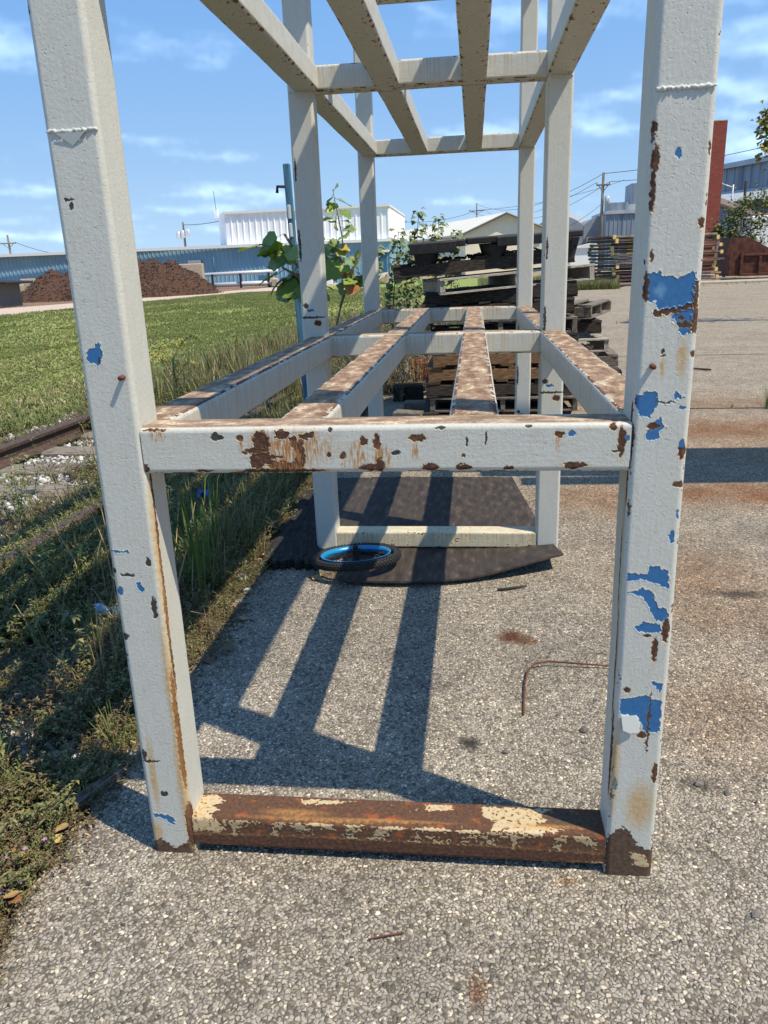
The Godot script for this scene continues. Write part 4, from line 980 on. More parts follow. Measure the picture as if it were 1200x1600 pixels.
	var cb := [[Vector3(-30.2, 0.6, -51.5), Vector3(1.4, 1.5, 0.9)], [Vector3(-30.4, 0.5, -48.6), Vector3(2.0, 1.0, 0.9)], [Vector3(-21.4, 1.0, -58), Vector3(2.4, 2.0, 0.9)]]
	for k in 3: tag(part(self, "concrete_block", box(cb[k][1], 0.05), M.concrete, Transform3D(Basis(Vector3.UP, 0.2), cb[k][0])), labels[k], "concrete block", "concrete blocks round the mulch")
	var ls := thing("low_shed", "low weathered shed with a dark flat roof at the far left edge", "shed", Vector3(-25.2, 0, -38.5))
	part(ls, "wall", box(Vector3(2.4, 1.25, 2.0)), M.concrete_grey, Transform3D(Basis.IDENTITY, Vector3(-0.1, 0.6, 0))); part(ls, "roof", box(Vector3(3.3, 0.1, 2.6), 0.02), M.dark, Transform3D(Basis(Vector3.FORWARD, 0.06), Vector3(0.1, 1.27, 0)))
	var pr := thing("pipe_rail", "pair of long silver pipes on short stands in front of the blue warehouse", "pipeline")
	part(pr, "pipe", pipe([Vector3(-27, 1.05, -67.6), Vector3(-16.4, 1.25, -66.1)], [0.16], 8), M.pipe); part(pr, "pipe", pipe([Vector3(-25, 0.22, -67.4), Vector3(-16.4, 0.32, -66.0)], [0.2], 8), M.pipe)
	for k in 4: part(pr, "stand", box(Vector3(0.16, 1.2, 0.16)), M.dark, Transform3D(Basis.IDENTITY, Vector3(-25 + 2.6 * k, 0.55, -67.1 + 0.36 * k)))
	part(pr, "support_block", box(Vector3(0.5, 0.6, 0.5), 0.03), M.concrete, Transform3D(Basis.IDENTITY, Vector3(-16.6, 0.3, -65.7)))
	# scrap behind the saplings
	var bm := thing("steel_beam", "dark rusty steel beam lying on pale blocks beyond the lawn, behind the saplings", "beam", Vector3(-12.5, 0, -66), 0.0)
	part(bm, "beam", box(Vector3(5.2, 0.75, 0.5), 0.03), M.steel_rust, Transform3D(Basis.IDENTITY, Vector3(0, 0.82, 0)))
	for k in 4: part(bm, "support_block", box(Vector3(0.5, 0.45, 0.6), 0.04), M.white, Transform3D(Basis.IDENTITY, Vector3(-2.2 + 1.4 * k, 0.22, 0.1)))
	for k in 5:
		var o := part(self, "concrete_rubble", pebble(400 + k, 0.7), M.concrete, Transform3D(Basis(Vector3.UP, k * 1.3).scaled(Vector3.ONE * (0.5 + 0.12 * k)), Vector3([-9.2, -8.1, -15.6, -7.0, -17.0][k], 0.3, [-64.0, -66.0, -68.0, -62.0, -66.5][k])))
		tag(o, "lump of pale concrete rubble beyond the lawn near the steel beam", "rubble", "concrete rubble beyond the lawn")
	for k in 2:
		var dr := thing("safety_drum", ["orange safety drum left of the white shed", "orange safety drum in front of the white shed"][k], "safety drum", Vector3([11.0, 12.2][k], -0.45, -83), 0.0, "orange safety drums")
		part(dr, "body", pipe([Vector3.ZERO, Vector3(0, 1.0, 0)], [0.3, 0.24], 10), M.orange); part(dr, "band", pipe([Vector3(0, 0.55, 0), Vector3(0, 0.7, 0)], [0.285, 0.28], 10), M.white)
	# stack of frames with yellow corners
	var cols := [srgb(84, 72, 64), srgb(104, 88, 76), srgb(112, 76, 68), srgb(70, 70, 62), srgb(136, 126, 114), srgb(152, 122, 108), srgb(62, 54, 50)]
	var mats := []
	for c in cols: mats.append(grained(noise_tex(128, 0.03, 4, [c.darkened(0.45), c, c.lightened(0.2)], 120), Vector3(0.6, 3, 3), 0.85))
	var words := ["bottom one", "second lowest", "third lowest", "fourth lowest", "fifth lowest", "sixth lowest", "seventh lowest", "seventh from the top", "sixth from the top", "fifth from the top", "fourth from the top", "third from the top", "second from the top", "topmost"]
	for k in 14:
		var f := thing("stacking_rack", "dark rack tier with yellow corners, %s of the stack by the dumpster" % words[k], "storage rack", Vector3(8.9 + rng.randf_range(-0.22, 0.22), 0.1 + 0.163 * k, -39.6 + rng.randf_range(-0.3, 0.3)), 0.305 + rng.randf_range(-0.045, 0.045), "stacked frames with yellow corners")
		var m: Material = mats[rng.randi() % 7]; var m2: Material = mats[rng.randi() % 7]
		var hl := 2.75 + rng.randf_range(-0.1, 0.12)
		for zz in [-1.25, 1.25]: part(f, "long_beam", box(Vector3(hl * 2, 0.085, 0.07)), m, Transform3D(Basis(Vector3.FORWARD, rng.randf_range(-0.006, 0.006)), Vector3(0, 0.02, zz)))
		for xx in [-0.97, -0.33, 0.33, 0.97]: part(f, "cross_member", box(Vector3(0.07, 0.07, 2.5)), m2, Transform3D(Basis.IDENTITY, Vector3(xx * hl, 0.02, 0)))
		part(f, "panel", box(Vector3(hl * 1.9, 0.03, 2.3)), m2, Transform3D(Basis.IDENTITY, Vector3(0, -0.03, 0)))
		for xx in [-1.0, 1.0]:
			for zz in [-1.27, 1.27]:
				if rng.randf() < 0.8: part(f, "corner_plate", box(Vector3(0.15, rng.randf_range(0.14, 0.22), 0.06)), M.yellow, Transform3D(Basis.IDENTITY, Vector3(xx * hl * rng.randf_range(0.94, 0.99), rng.randf_range(-0.02, 0.02), zz)))
	# dumpster
	var db := thing("dumpster", "rusty brown open dumpster with a raised sloping end, right of the frame stack", "dumpster", Vector3(0, 0, -44.3))
	part(db, "body", prism([Vector2(13.85, 0.12), Vector2(20, 0.12), Vector2(20, 1.2), Vector2(13.85, 1.2)], Transform3D.IDENTITY, 2.3), M.dump)
	part(db, "raised_end", prism([Vector2(13.8, 1.2), Vector2(16.5, 1.2), Vector2(14.95, 2.08), Vector2(13.95, 2.1)], Transform3D(Basis.IDENTITY, Vector3(0, 0, -0.3)), 1.9), M.dump)
	block(db, "rim", 14.4, 20.05, 1.13, 1.25, 0.1, -0.08, M.dump, 0.02)
	block(db, "rim", 14.4, 20.05, 0.1, 0.24, 0.1, -0.08, M.dump, 0.02)
	for k in 6: block(db, "rib", 14.42 + 0.95 * k, 14.56 + 0.95 * k, 0.12, 1.35 if k == 0 else 1.12, 0.12, -0.06, M.dump, 0.015)
	block(db, "rib", 13.84, 13.98, 0.12, 1.32, 0.12, -0.06, M.dump, 0.015)
	# car
	var cr := thing("parked_car", "white parked car at the right edge behind the dumpster", "car", Vector3(21.1, 0, -53.8))
	part(cr, "body", prism([Vector2(-2.3, 0.35), Vector2(2.3, 0.35), Vector2(2.35, 0.85), Vector2(1.4, 1.05), Vector2(-2.1, 1.08), Vector2(-2.38, 0.9)], Transform3D(Basis.IDENTITY, Vector3(0, 0, 0.9)), 1.8), plain(srgb(214, 218, 222), 0.3))
	part(cr, "cabin", prism([Vector2(-2.15, 1.08), Vector2(0.9, 1.06), Vector2(0.35, 1.62), Vector2(-1.8, 1.66)], Transform3D(Basis.IDENTITY, Vector3(0, 0, 0.78)), 1.56), plain(srgb(214, 218, 222), 0.3))
	part(cr, "window", prism([Vector2(-1.98, 1.12), Vector2(0.7, 1.1), Vector2(0.28, 1.55), Vector2(-1.72, 1.58)], Transform3D(Basis.IDENTITY, Vector3(0, 0, 0.8)), 0.03), M.glass)
	for k in 2: part(cr, "wheel", pipe([Vector3(-1.4 + 2.8 * k, 0.34, 0.93), Vector3(-1.4 + 2.8 * k, 0.34, 0.7)], [0.34], 16), M.dark)
	# loaded trestle out of frame to the right, which throws the long shadow on the pavement
	var tz := thing("plank_scaffold", "tall loaded steel scaffold standing to the right of the rack", "scaffold", Vector3(2.6, 0, -2.8))
	for k in 6: part(tz, "plank", worn_board(Vector3([3.7, 4.2, 4.0, 4.4, 3.9, 3.5][k], 0.05, 0.17), k), M.wood_grey[k % 3], Transform3D(Basis(Vector3.UP, [0.01, -0.014, 0.008, 0.012, -0.01, 0.03][k]), Vector3(1.35 + 0.06 * (k % 3), 3.26 + 0.03 * (k % 2), -0.36 + 0.145 * k)))
	for q in [[1.6, -0.3], [1.6, 0.3], [3.2, -0.3], [3.2, 0.3]]: part(tz, "leg", box(Vector3(0.07, 3.22, 0.07)), M.blue_steel, Transform3D(Basis.IDENTITY, Vector3(q[0], 1.61, q[1])))
	# blue upright behind the left of the rack
	var bp := thing("blue_upright", "slim blue steel upright with a hook, just left of the rack's second left post", "steel post", Vector3(-1.165, 0, -4.75)); bp.rotation.z = 0.022
	part(bp, "channel", box(Vector3(0.05, 2.06, 0.045), 0.006), M.blue_steel, Transform3D(Basis.IDENTITY, Vector3(0, 1.03, 0)))
	part(bp, "hook", pipe([Vector3(-0.02, 1.90, 0.02), Vector3(-0.08, 1.905, 0.02), Vector3(-0.085, 1.86, 0.02)], [0.012], 6), M.dark)
	for k in 2: part(bp, "clip", box(Vector3(0.02, 0.1, 0.06), 0.004), M.pipe, Transform3D(Basis.IDENTITY, Vector3(0.0, 1.72 - 0.13 * k, 0.03)))

# ---------------------------------------------------------------- pallets
func pallet(label: String, at: Vector3, turn: Vector3, w: float, d: float, mats: Array, group := "stacked wooden pallets", top := 6, bottom := 3) -> Node3D:
	var p := thing("wooden_pallet", label, "pallet", at, 0.0, group); p.rotation = turn
	for k in 3:
		part(p, "stringer", worn_board(Vector3(w, 0.088, 0.038), k), mats[k % mats.size()], Transform3D(Basis.IDENTITY, Vector3(0, 0.061, -d / 2 + 0.02 + (d - 0.04) * k / 2.0)))
	var turned := Basis(Vector3.UP, PI / 2)
	for k in top:
		var x := -w / 2 + 0.05 + (w - 0.1) * k / (top - 1)
		part(p, "deck_board", worn_board(Vector3(d, 0.018, 0.095 if k % 3 else 0.125), k % 4), mats[(k + 1) % mats.size()], Transform3D(turned * Basis(Vector3.UP, rng.randf_range(-0.015, 0.015)), Vector3(x, 0.1145, 0)))
	for k in bottom:
		var x := -w / 2 + 0.05 + (w - 0.1) * k / (bottom - 1)
		part(p, "deck_board", worn_board(Vector3(d, 0.016, 0.1), k % 4), mats[(k + 2) % mats.size()], Transform3D(turned, Vector3(x, 0.0085, 0)))
	return p

func plastic_pallet(label: String, at: Vector3, turn: Vector3, w: float, d: float):
	var p := thing("plastic_pallet", label, "pallet", at, 0.0, "black plastic pallets"); p.rotation = turn; p.scale = Vector3(1, 1.2, 1)
	var s := begin()
	for k in 3: add_box(s, Vector3(-w / 2 + w * (k + 0.5) / 3.0, 0.132 + 0.006 * (k % 2), 0), Vector3(w / 3.0 - 0.006, 0.042, d), 0.008)
	part(p, "deck", done(s), M.black_plastic)
	s = begin()
	for q in [-1.0, 1.0]: add_box(s, Vector3(w * 0.22, 0.12, q * d / 2), Vector3(w * 0.42, 0.062, 0.024), 0.006); add_box(s, Vector3(-w * 0.36, 0.114, q * d / 2), Vector3(w * 0.27, 0.07, 0.03), 0.006)
	part(p, "lip", done(s), M.black_plastic)
	for i in 3:
		for j in 3:
			s = begin()
			var c := Vector3(-w / 2 + 0.12 + (w - 0.24) * i / 2.0, 0, -d / 2 + 0.1 + (d - 0.2) * j / 2.0)
			var top := []; var low := []
			for k in 8:
				var a := TAU * (k + 0.5) / 8
				var rx := 0.1; top.append(c + Vector3(cos(a) * rx * 1.1, 0.108, sin(a) * rx)); low.append(c + Vector3(cos(a) * rx * 0.72, 0.0, sin(a) * rx * 0.7))
			for k in 8:
				var k2 := (k + 1) % 8; quad(s, low[k], low[k2], top[k2], top[k], top[k] - c); tri(s, c, low[k], low[k2], Vector3.DOWN)
			part(p, "foot", done(s), M.black_plastic)

func build_pallets():
	var q := PI / 2
	# left stack, just behind the rack's third frame
	var y := 0.0
	var lay := [
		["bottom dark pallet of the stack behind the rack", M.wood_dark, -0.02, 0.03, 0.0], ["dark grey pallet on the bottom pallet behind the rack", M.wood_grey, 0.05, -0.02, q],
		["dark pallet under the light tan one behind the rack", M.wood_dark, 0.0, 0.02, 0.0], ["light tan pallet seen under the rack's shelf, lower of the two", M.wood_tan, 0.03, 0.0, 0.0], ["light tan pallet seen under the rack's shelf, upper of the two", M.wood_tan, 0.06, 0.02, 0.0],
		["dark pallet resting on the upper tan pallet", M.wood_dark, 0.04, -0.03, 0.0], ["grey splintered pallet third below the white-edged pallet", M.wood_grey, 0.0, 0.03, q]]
	for k in lay.size():
		var l: Array = lay[k]
		pallet(l[0], Vector3(0.38 + l[2], y, -5.5), Vector3(0, l[3] + l[4], 0), 1.2 if l[4] == 0.0 else 1.05, 1.05 if l[4] == 0.0 else 1.2, l[1])
		y += 0.1245
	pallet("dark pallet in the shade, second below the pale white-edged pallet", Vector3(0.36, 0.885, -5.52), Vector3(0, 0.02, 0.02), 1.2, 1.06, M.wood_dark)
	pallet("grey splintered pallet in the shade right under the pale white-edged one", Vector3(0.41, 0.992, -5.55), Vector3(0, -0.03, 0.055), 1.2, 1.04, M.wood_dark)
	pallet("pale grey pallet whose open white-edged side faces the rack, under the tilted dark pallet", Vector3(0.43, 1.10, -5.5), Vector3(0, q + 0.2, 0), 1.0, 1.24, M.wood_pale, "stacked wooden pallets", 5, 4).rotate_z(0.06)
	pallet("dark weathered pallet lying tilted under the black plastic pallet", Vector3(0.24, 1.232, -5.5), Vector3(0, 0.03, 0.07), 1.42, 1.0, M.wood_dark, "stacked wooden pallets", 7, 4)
	plastic_pallet("black plastic pallet on feet lying tilted on top of the stack", Vector3(0.34, 1.325, -5.52), Vector3(0.03, 0.02, 0.04), 1.34, 1.1)
	var scraps := []
	for k in 44:
		var bx := rng.randf_range(-0.35, 0.9); scraps.append(Transform3D(Basis.from_euler(Vector3(rng.randf_range(-0.4, 0.4), rng.randf() * TAU, rng.randf_range(-0.3, 0.3))), Vector3(bx, 1.362 + 0.07 * (bx - 0.24), rng.randf_range(-5.95, -5.02))))
	scatter(self, "wood_scraps", worn_board(Vector3(0.13, 0.012, 0.028), 1), M.wood_grey[1], scraps)
	# right stack, further back
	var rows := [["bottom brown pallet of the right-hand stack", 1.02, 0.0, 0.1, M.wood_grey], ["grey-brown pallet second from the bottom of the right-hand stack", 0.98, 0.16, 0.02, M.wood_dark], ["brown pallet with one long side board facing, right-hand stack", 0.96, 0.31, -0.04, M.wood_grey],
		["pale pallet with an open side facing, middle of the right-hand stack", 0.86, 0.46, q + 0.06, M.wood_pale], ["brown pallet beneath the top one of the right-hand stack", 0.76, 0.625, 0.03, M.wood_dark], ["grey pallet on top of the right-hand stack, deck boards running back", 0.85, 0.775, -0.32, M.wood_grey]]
	for r in rows:
		pallet(r[0], Vector3(r[1], r[2], -6.75), Vector3(0.0, r[3], 0.0), 1.2, 1.1, r[4], "stacked wooden pallets", 6, 3)
	# odds and ends in the shade left of the stacks
	var bits := [["grey block of wood in the shade left of the pallet stack, nearest", Vector3(-0.36, 0.07, -5.0), Vector3(0.24, 0.14, 0.12)], ["grey block of wood in the shade, behind the nearest one", Vector3(-0.3, 0.06, -5.6), Vector3(0.3, 0.12, 0.14)], ["dark wooden block against the foot of the pallets", Vector3(-0.48, 0.08, -6.4), Vector3(0.3, 0.16, 0.2)], ["flat dark board lying beside the red can", Vector3(-0.62, 0.03, -7.0), Vector3(0.5, 0.06, 0.3)]]
	for k in 4: tag(part(self, "wood_block", worn_board(bits[k][2], k), [M.wood_grey, M.wood_grey, M.wood_dark, M.wood_dark][k][k % 3], Transform3D(Basis(Vector3.UP, 0.2 * k - 0.3), bits[k][1])), bits[k][0], "wood block", "wood blocks in the shade")
	var rc := thing("red_can", "dark red plastic can in the shade behind the pallets' left end", "can", Vector3(-0.42, 0, -7.5))
	part(rc, "body", box(Vector3(0.26, 0.26, 0.18), 0.04), M.red, Transform3D(Basis.IDENTITY, Vector3(0, 0.16, 0))); part(rc, "handle", pipe([Vector3(-0.08, 0.28, 0), Vector3(-0.05, 0.34, 0), Vector3(0.05, 0.34, 0), Vector3(0.08, 0.28, 0)], [0.018], 6), M.dark)
	var sg := thing("paper_tag", "small white printed tag on the lowest pallet, just above the front bar", "tag", Vector3(0.41, 0.03, -4.93)); part(sg, "card", box(Vector3(0.13, 0.045, 0.004)), M.white)
	var tx := TextMesh.new(); tx.text = "dub"; tx.font_size = 16; tx.pixel_size = 0.0018; tx.depth = 0.0008
	part(sg, "print", tx, M.dark, Transform3D(Basis.IDENTITY, Vector3(0.03, 0.004, 0.0028)))

# ---------------------------------------------------------------- sheets on the ground and the wheel
func slab(corner: Array, thick: float, lift: Callable, n := 26) -> ArrayMesh:   # thin sheet between four ground corners (x, z), its edges frayed
	var s := begin(true); var top := []
	for j in n + 1:
		var row := []
		for i in n + 1:
			var u := i / float(n); var v := j / float(n)
			var a: Vector2 = corner[0].lerp(corner[1], u); var b: Vector2 = corner[3].lerp(corner[2], u); var p := a.lerp(b, v)
			row.append(Vector3(p.x, 0, p.y) + lift.call(u, v))
		top.append(row)
	var dn := Vector3(0, -thick, 0)
	for j in n:
		for i in n:
			quad(s, top[j][i], top[j][i + 1], top[j + 1][i + 1], top[j + 1][i], Vector3.UP)
			quad(s, top[j][i] + dn, top[j][i + 1] + dn, top[j + 1][i + 1] + dn, top[j + 1][i] + dn, Vector3.DOWN)
	s.set_smooth_group(-1)
	for i in n:
		for e in [[top[0][i], top[0][i + 1], Vector3.FORWARD], [top[n][i], top[n][i + 1], Vector3.BACK], [top[i][0], top[i + 1][0], Vector3.LEFT], [top[i][n], top[i + 1][n], Vector3.RIGHT]]:
			quad(s, e[0], e[1], e[1] + dn, e[0] + dn, e[2])
	return done(s)

func build_sheets_and_wheel():
	var main := slab([Vector2(-0.25, -3.33), Vector2(0.42, -3.31), Vector2(0.57, -1.83), Vector2(-0.40, -1.60)], 0.009, func(u, v):
		var bulge := 0.10 * sin(PI * u) * smoothstep(0.5, 1.0, v) + 0.035 * smoothstep(0.6, 1.0, u) * smoothstep(0.8, 1.0, v)
		var rag := 0.012 * NF.get_noise_2d(u * 9.0, 1.0) * (1.0 - smoothstep(0.0, 0.06, v))
		return Vector3(0, 0.018 + 0.05 * smoothstep(0.55, 1.0, u) * smoothstep(0.72, 1.0, v) + 0.012 * smoothstep(0.9, 1.0, v), bulge + rag))
	tag(part(self, "plywood_sheet", main, M.ply[0]), "large dark stained plywood sheet under the middle frame, its front right corner curled up", "plywood sheet", "dark plywood sheets")
	var second := slab([Vector2(-0.70, -3.35), Vector2(-0.2, -3.37), Vector2(-0.28, -2.05), Vector2(-0.62, -2.0)], 0.006, func(u, v): return Vector3(0.02 * NF.get_noise_2d(v * 11.0, 3.0) * (1.0 - u), 0.008 + 0.002 * NF.get_noise_2d(u * 4.0, v * 4.0), 0.02 * NF.get_noise_2d(u * 9.0, 8.0)))
	tag(part(self, "plywood_sheet", second, M.ply[1]), "smaller dark plywood sheet slipped under the left edge of the large one", "plywood sheet", "dark plywood sheets")
	var timber := slab([Vector2(-0.84, -2.95), Vector2(-0.62, -3.0), Vector2(-0.52, -1.78), Vector2(-0.80, -1.80)], 0.05, func(u, v):
		var groove := 0.012 * NF.get_noise_2d(u * 22.0, v * 2.5) + 0.008 * NF.get_noise_2d(u * 60.0, v * 5.0)
		return Vector3(0.03 * NF.get_noise_2d(v * 6.0, 2.0), 0.042 + groove - 0.03 * smoothstep(0.75, 1.0, u) - 0.02 * smoothstep(0.2, 0.0, u), 0.05 * NF.get_noise_2d(u * 8.0, 4.0) * smoothstep(0.8, 1.0, v)), 44)
	tag(part(self, "charred_timber", timber, M.char[0]), "black splintered timber lying between the weeds and the plywood", "timber")
	# small wheel
	var wh := thing("bicycle_wheel", "small bicycle wheel with a bright blue rim and black tyre, lying on the plywood", "wheel", Vector3(-0.345, 0.062, -1.79)); wh.rotation = Vector3(-0.13, 0.6, -0.03)
	var s := begin(true); var seg := 64; var around := 12; var R := 0.184; var r := 0.018
	for i in seg:
		for k in around:
			var q := []
			for e in [[i, k], [i + 1, k], [i + 1, k + 1], [i, k + 1]]:
				var a: float = TAU * e[0] / seg; var b: float = TAU * e[1] / around
				q.append(Vector3(cos(a) * (R + r * cos(b)), r * sin(b) * 0.95, sin(a) * (R + r * cos(b))))
			quad(s, q[0], q[1], q[2], q[3], (q[0] + q[2]) / 2 - Vector3(cos(TAU * (i + 0.5) / seg), 0, sin(TAU * (i + 0.5) / seg)) * R)
	var ty := part(wh, "tyre", done(s), M.tyre)
	s = begin()
	for i in 72:
		for k in 5:
			var a := TAU * (i + 0.5 * (k % 2)) / 72; var b := -1.0 + 0.5 * k
			var o := Vector3(cos(a) * cos(b), sin(b), sin(a) * cos(b))
			add_box(s, Vector3(cos(a), 0, sin(a)) * R + o * (r + 0.001), Vector3(0.004, 0.009, 0.010), 0.0, Basis(Vector3.UP, -a) * Basis(Vector3.BACK, b))
	part(ty, "tread", done(s), M.tyre)
	s = begin(true)
	for i in seg:
		var a0 := TAU * i / seg; var a1 := TAU * (i + 1) / seg
		var sec := [Vector2(0.159, 0.017), Vector2(0.150, 0.0165), Vector2(0.143, 0.006), Vector2(0.143, -0.006), Vector2(0.150, -0.0165), Vector2(0.159, -0.017)]
		for k in 5:
			var f := func(a: float, p: Vector2): return Vector3(cos(a) * p.x, p.y, sin(a) * p.x)
			var mid: Vector3 = f.call((a0 + a1) / 2, (sec[k] + sec[k + 1]) / 2)
			quad(s, f.call(a0, sec[k]), f.call(a1, sec[k]), f.call(a1, sec[k + 1]), f.call(a0, sec[k + 1]), mid - f.call((a0 + a1) / 2, Vector2(0.158, 0)))
	part(wh, "rim", done(s), M.rim_blue)
	for i in 20:
		var a := TAU * i / 20; var sd := 1.0 if i % 2 else -1.0; var a2 := a + (0.9 if i % 4 < 2 else -0.9)
		part(wh, "spoke", pipe([Vector3(cos(a) * 0.145, 0, sin(a) * 0.145), Vector3(cos(a2) * 0.02, sd * 0.028, sin(a2) * 0.02)], [0.0014], 5), M.dark)
	var hub := part(wh, "hub", pipe([Vector3(0, -0.034, 0), Vector3(0, -0.03, 0), Vector3(0, -0.024, 0), Vector3(0, 0.024, 0), Vector3(0, 0.03, 0), Vector3(0, 0.034, 0)], [0.026, 0.026, 0.016, 0.016, 0.026, 0.026], 14), M.dark)
	part(hub, "axle", pipe([Vector3(0, -0.05, 0), Vector3(0, 0.062, 0)], [0.006], 8), M.dark); part(hub, "nut", pipe([Vector3(0, 0.036, 0), Vector3(0, 0.05, 0)], [0.013], 6), M.dark)

# ---------------------------------------------------------------- plants
func add_leaf(s: SurfaceTool, at: Vector3, dir: Vector3, up: Vector3, length: float, width: float, tone: Color, droop := 0.2):   # small folded leaf of four faces
	var side := dir.cross(up).normalized(); var n := side.cross(dir).normalized()
	var mid := at + dir * length * 0.45 + n * length * 0.06; var tip := at + dir * length - n * length * droop
	s.set_color(tone)
	tri(s, at, mid + side * width / 2 + n * width * 0.14, mid, n); tri(s, at, mid, mid - side * width / 2 + n * width * 0.14, n)
	tri(s, mid, mid + side * width / 2 + n * width * 0.14, tip, n); tri(s, mid, tip, mid - side * width / 2 + n * width * 0.14, n)

func weed(sd: int, height: float, stems: int, leaves: int, leaf: float, spread: float, tones: Array) -> ArrayMesh:
	var g := RandomNumberGenerator.new(); g.seed = sd; var s := begin()
	for i in stems:
		var a := g.randf() * TAU; var lean := g.randf_range(0.15, 1.0) * spread
		var top := Vector3(cos(a) * lean * height, height * g.randf_range(0.6, 1.0), sin(a) * lean * height)
		var bend := Vector3(cos(a + 1.5), 0, sin(a + 1.5)) * height * g.randf_range(-0.15, 0.15)
		var pt := func(t: float) -> Vector3: return top * t + bend * sin(PI * t) - Vector3(0, top.y * 0.25 * spread * t * t, 0)
		s.set_color((tones[0] as Color) * 0.9)
		add_pipe(s, [Vector3.ZERO, pt.call(0.5), pt.call(1.0)], [0.0022, 0.0016, 0.001], 3, false)
		for k in leaves:
			var t := g.randf_range(0.15, 1.02); var b := g.randf() * TAU
			var d := Vector3(cos(b), g.randf_range(-0.2, 0.9), sin(b)).normalized()
			var c: Color = tones[g.randi() % tones.size()]; var sc := g.randf_range(0.6, 1.2)
			add_leaf(s, pt.call(t), d, Vector3.UP if absf(d.y) < 0.9 else Vector3.RIGHT, leaf * sc, leaf * sc * 0.42, c * g.randf_range(0.75, 1.2))
	return done(s)

func tuft(sd: int, height: float, blades: int, spread: float, width: float, tones: Array) -> ArrayMesh:
	var g := RandomNumberGenerator.new(); g.seed = sd; var s := begin()
	for i in blades:
		var a := g.randf() * TAU; var h := height * g.randf_range(0.45, 1.0); var lean := g.randf_range(0.1, 1.0) * spread
		var out := Vector3(cos(a), 0, sin(a)); var side := Vector3(-sin(a + g.randf_range(-0.6, 0.6)), 0, cos(a)) * width * g.randf_range(0.6, 1.1)
		var root := out * g.randf() * height * 0.14
		var p := [root, root + out * lean * h * 0.25 + Vector3(0, h * 0.5, 0), root + out * lean * h * 0.62 + Vector3(0, h * 0.86, 0), root + out * lean * h + Vector3(0, h * (1.0 - 0.25 * lean), 0)]
		s.set_color((tones[g.randi() % tones.size()] as Color) * g.randf_range(0.75, 1.15))
		quad(s, p[0] - side / 2, p[0] + side / 2, p[1] + side * 0.42, p[1] - side * 0.42, Vector3.UP)
		quad(s, p[1] - side * 0.42, p[1] + side * 0.42, p[2] + side * 0.26, p[2] - side * 0.26, Vector3.UP)
		tri(s, p[2] - side * 0.26, p[2] + side * 0.26, p[3], Vector3.UP)
	return done(s)

func lobed_leaf(sd: int, lobed: float) -> ArrayMesh:   # unit leaf: stalk end at the origin, tip along +x, face up
	var g := RandomNumberGenerator.new(); g.seed = sd; var s := begin(true); var n := 14; var fold := g.randf_range(0.25, 0.6); var curl := g.randf_range(0.05, 0.4)
	var rows := []
	for sd2 in [1.0, -1.0]:
		var side := []
		for i in n + 1:
			var t := i / float(n); var row := []
			var w := 0.54 * pow(sin(PI * pow(t, 0.62)), 0.8) * (1.0 + lobed * (0.35 * cos(t * TAU * 2.2 + 0.4))) + 0.016 * (1.0 if i % 2 else -1.0) * (1.0 if i > 0 and i < n else 0.0)
			w = maxf(w, 0.0)
			for k in 3:
				var f := k / 2.0; var ww := w * f
				row.append(Vector3(t - 0.16 * (1.0 - t) * ww + 0.1 * ww, fold * ww - 0.55 * fold * ww * f + 0.035 * sin(t * 9.0 + sd2) * f + (0.012 if i % 3 == 0 and k == 1 else 0.0) - curl * t * t, sd2 * ww))
			side.append(row)
		rows.append(side)
	for i in n:
		for k in 2:
			for b in 2:
				var q: Array = [rows[k][i][b], rows[k][i + 1][b], rows[k][i + 1][b + 1], rows[k][i][b + 1]]
				s.set_color(Color(1, 1, 1) * (1.12 if b == 0 else 0.95) * (1.1 if i % 3 == 0 else 0.96))
				quad(s, q[0], q[1], q[2], q[3], Vector3.UP)
	return done(s)

func hang_leaf(parent: Node, stem: Vector3, out: Vector3, size: float, kind: int, sd: int, lobed := true):
	var d := out.normalized(); var up := (Vector3(rng.randf_range(-0.6, 0.6), 0.7, rng.randf_range(0.0, 0.9))).normalized()
	var z := d.cross(up).normalized(); var y := z.cross(d)
	var stalk := size * 0.45
	var lf := part(parent, "leaf", lobed_meshes[(sd % 4) + (0 if lobed else 4)], M.leaf[kind], Transform3D(Basis(d * size, y * size, z * size), stem + d * stalk))
	part(lf, "stalk", stalk_mesh, M.green_stem)

var lobed_meshes := []
var stalk_mesh: ArrayMesh

func sapling(called: String, label: String, stems: Array, size: float, step: float, kinds: Array, lobed: bool, group := ""):
	var p := thing(called, label, "sapling", stems[0][0] as Vector3, 0.0, group); var o: Vector3 = stems[0][0]
	for st in stems:
		var pts := []
		for q in st: pts.append(q - o)
		part(p, "stem", pipe(pts, [0.011, 0.009, 0.007, 0.005, 0.003], 6), M.stem)
		for i in pts.size() - 1:
			var a: Vector3 = pts[i]; var b: Vector3 = pts[i + 1]
			if (o + b).y < 1.22: continue
			var n := maxi(1, int(a.distance_to(b) / step))
			for k in n:
				var t := (k + rng.randf()) / n; var ang := rng.randf() * TAU
				if (o + a.lerp(b, t)).y < 1.2: continue
				hang_leaf(p, a.lerp(b, t), Vector3(cos(ang), rng.randf_range(-0.8, 0.2), sin(ang) * 0.7), size * rng.randf_range(0.65, 1.15), kinds[rng.randi() % kinds.size()], rng.randi(), lobed)

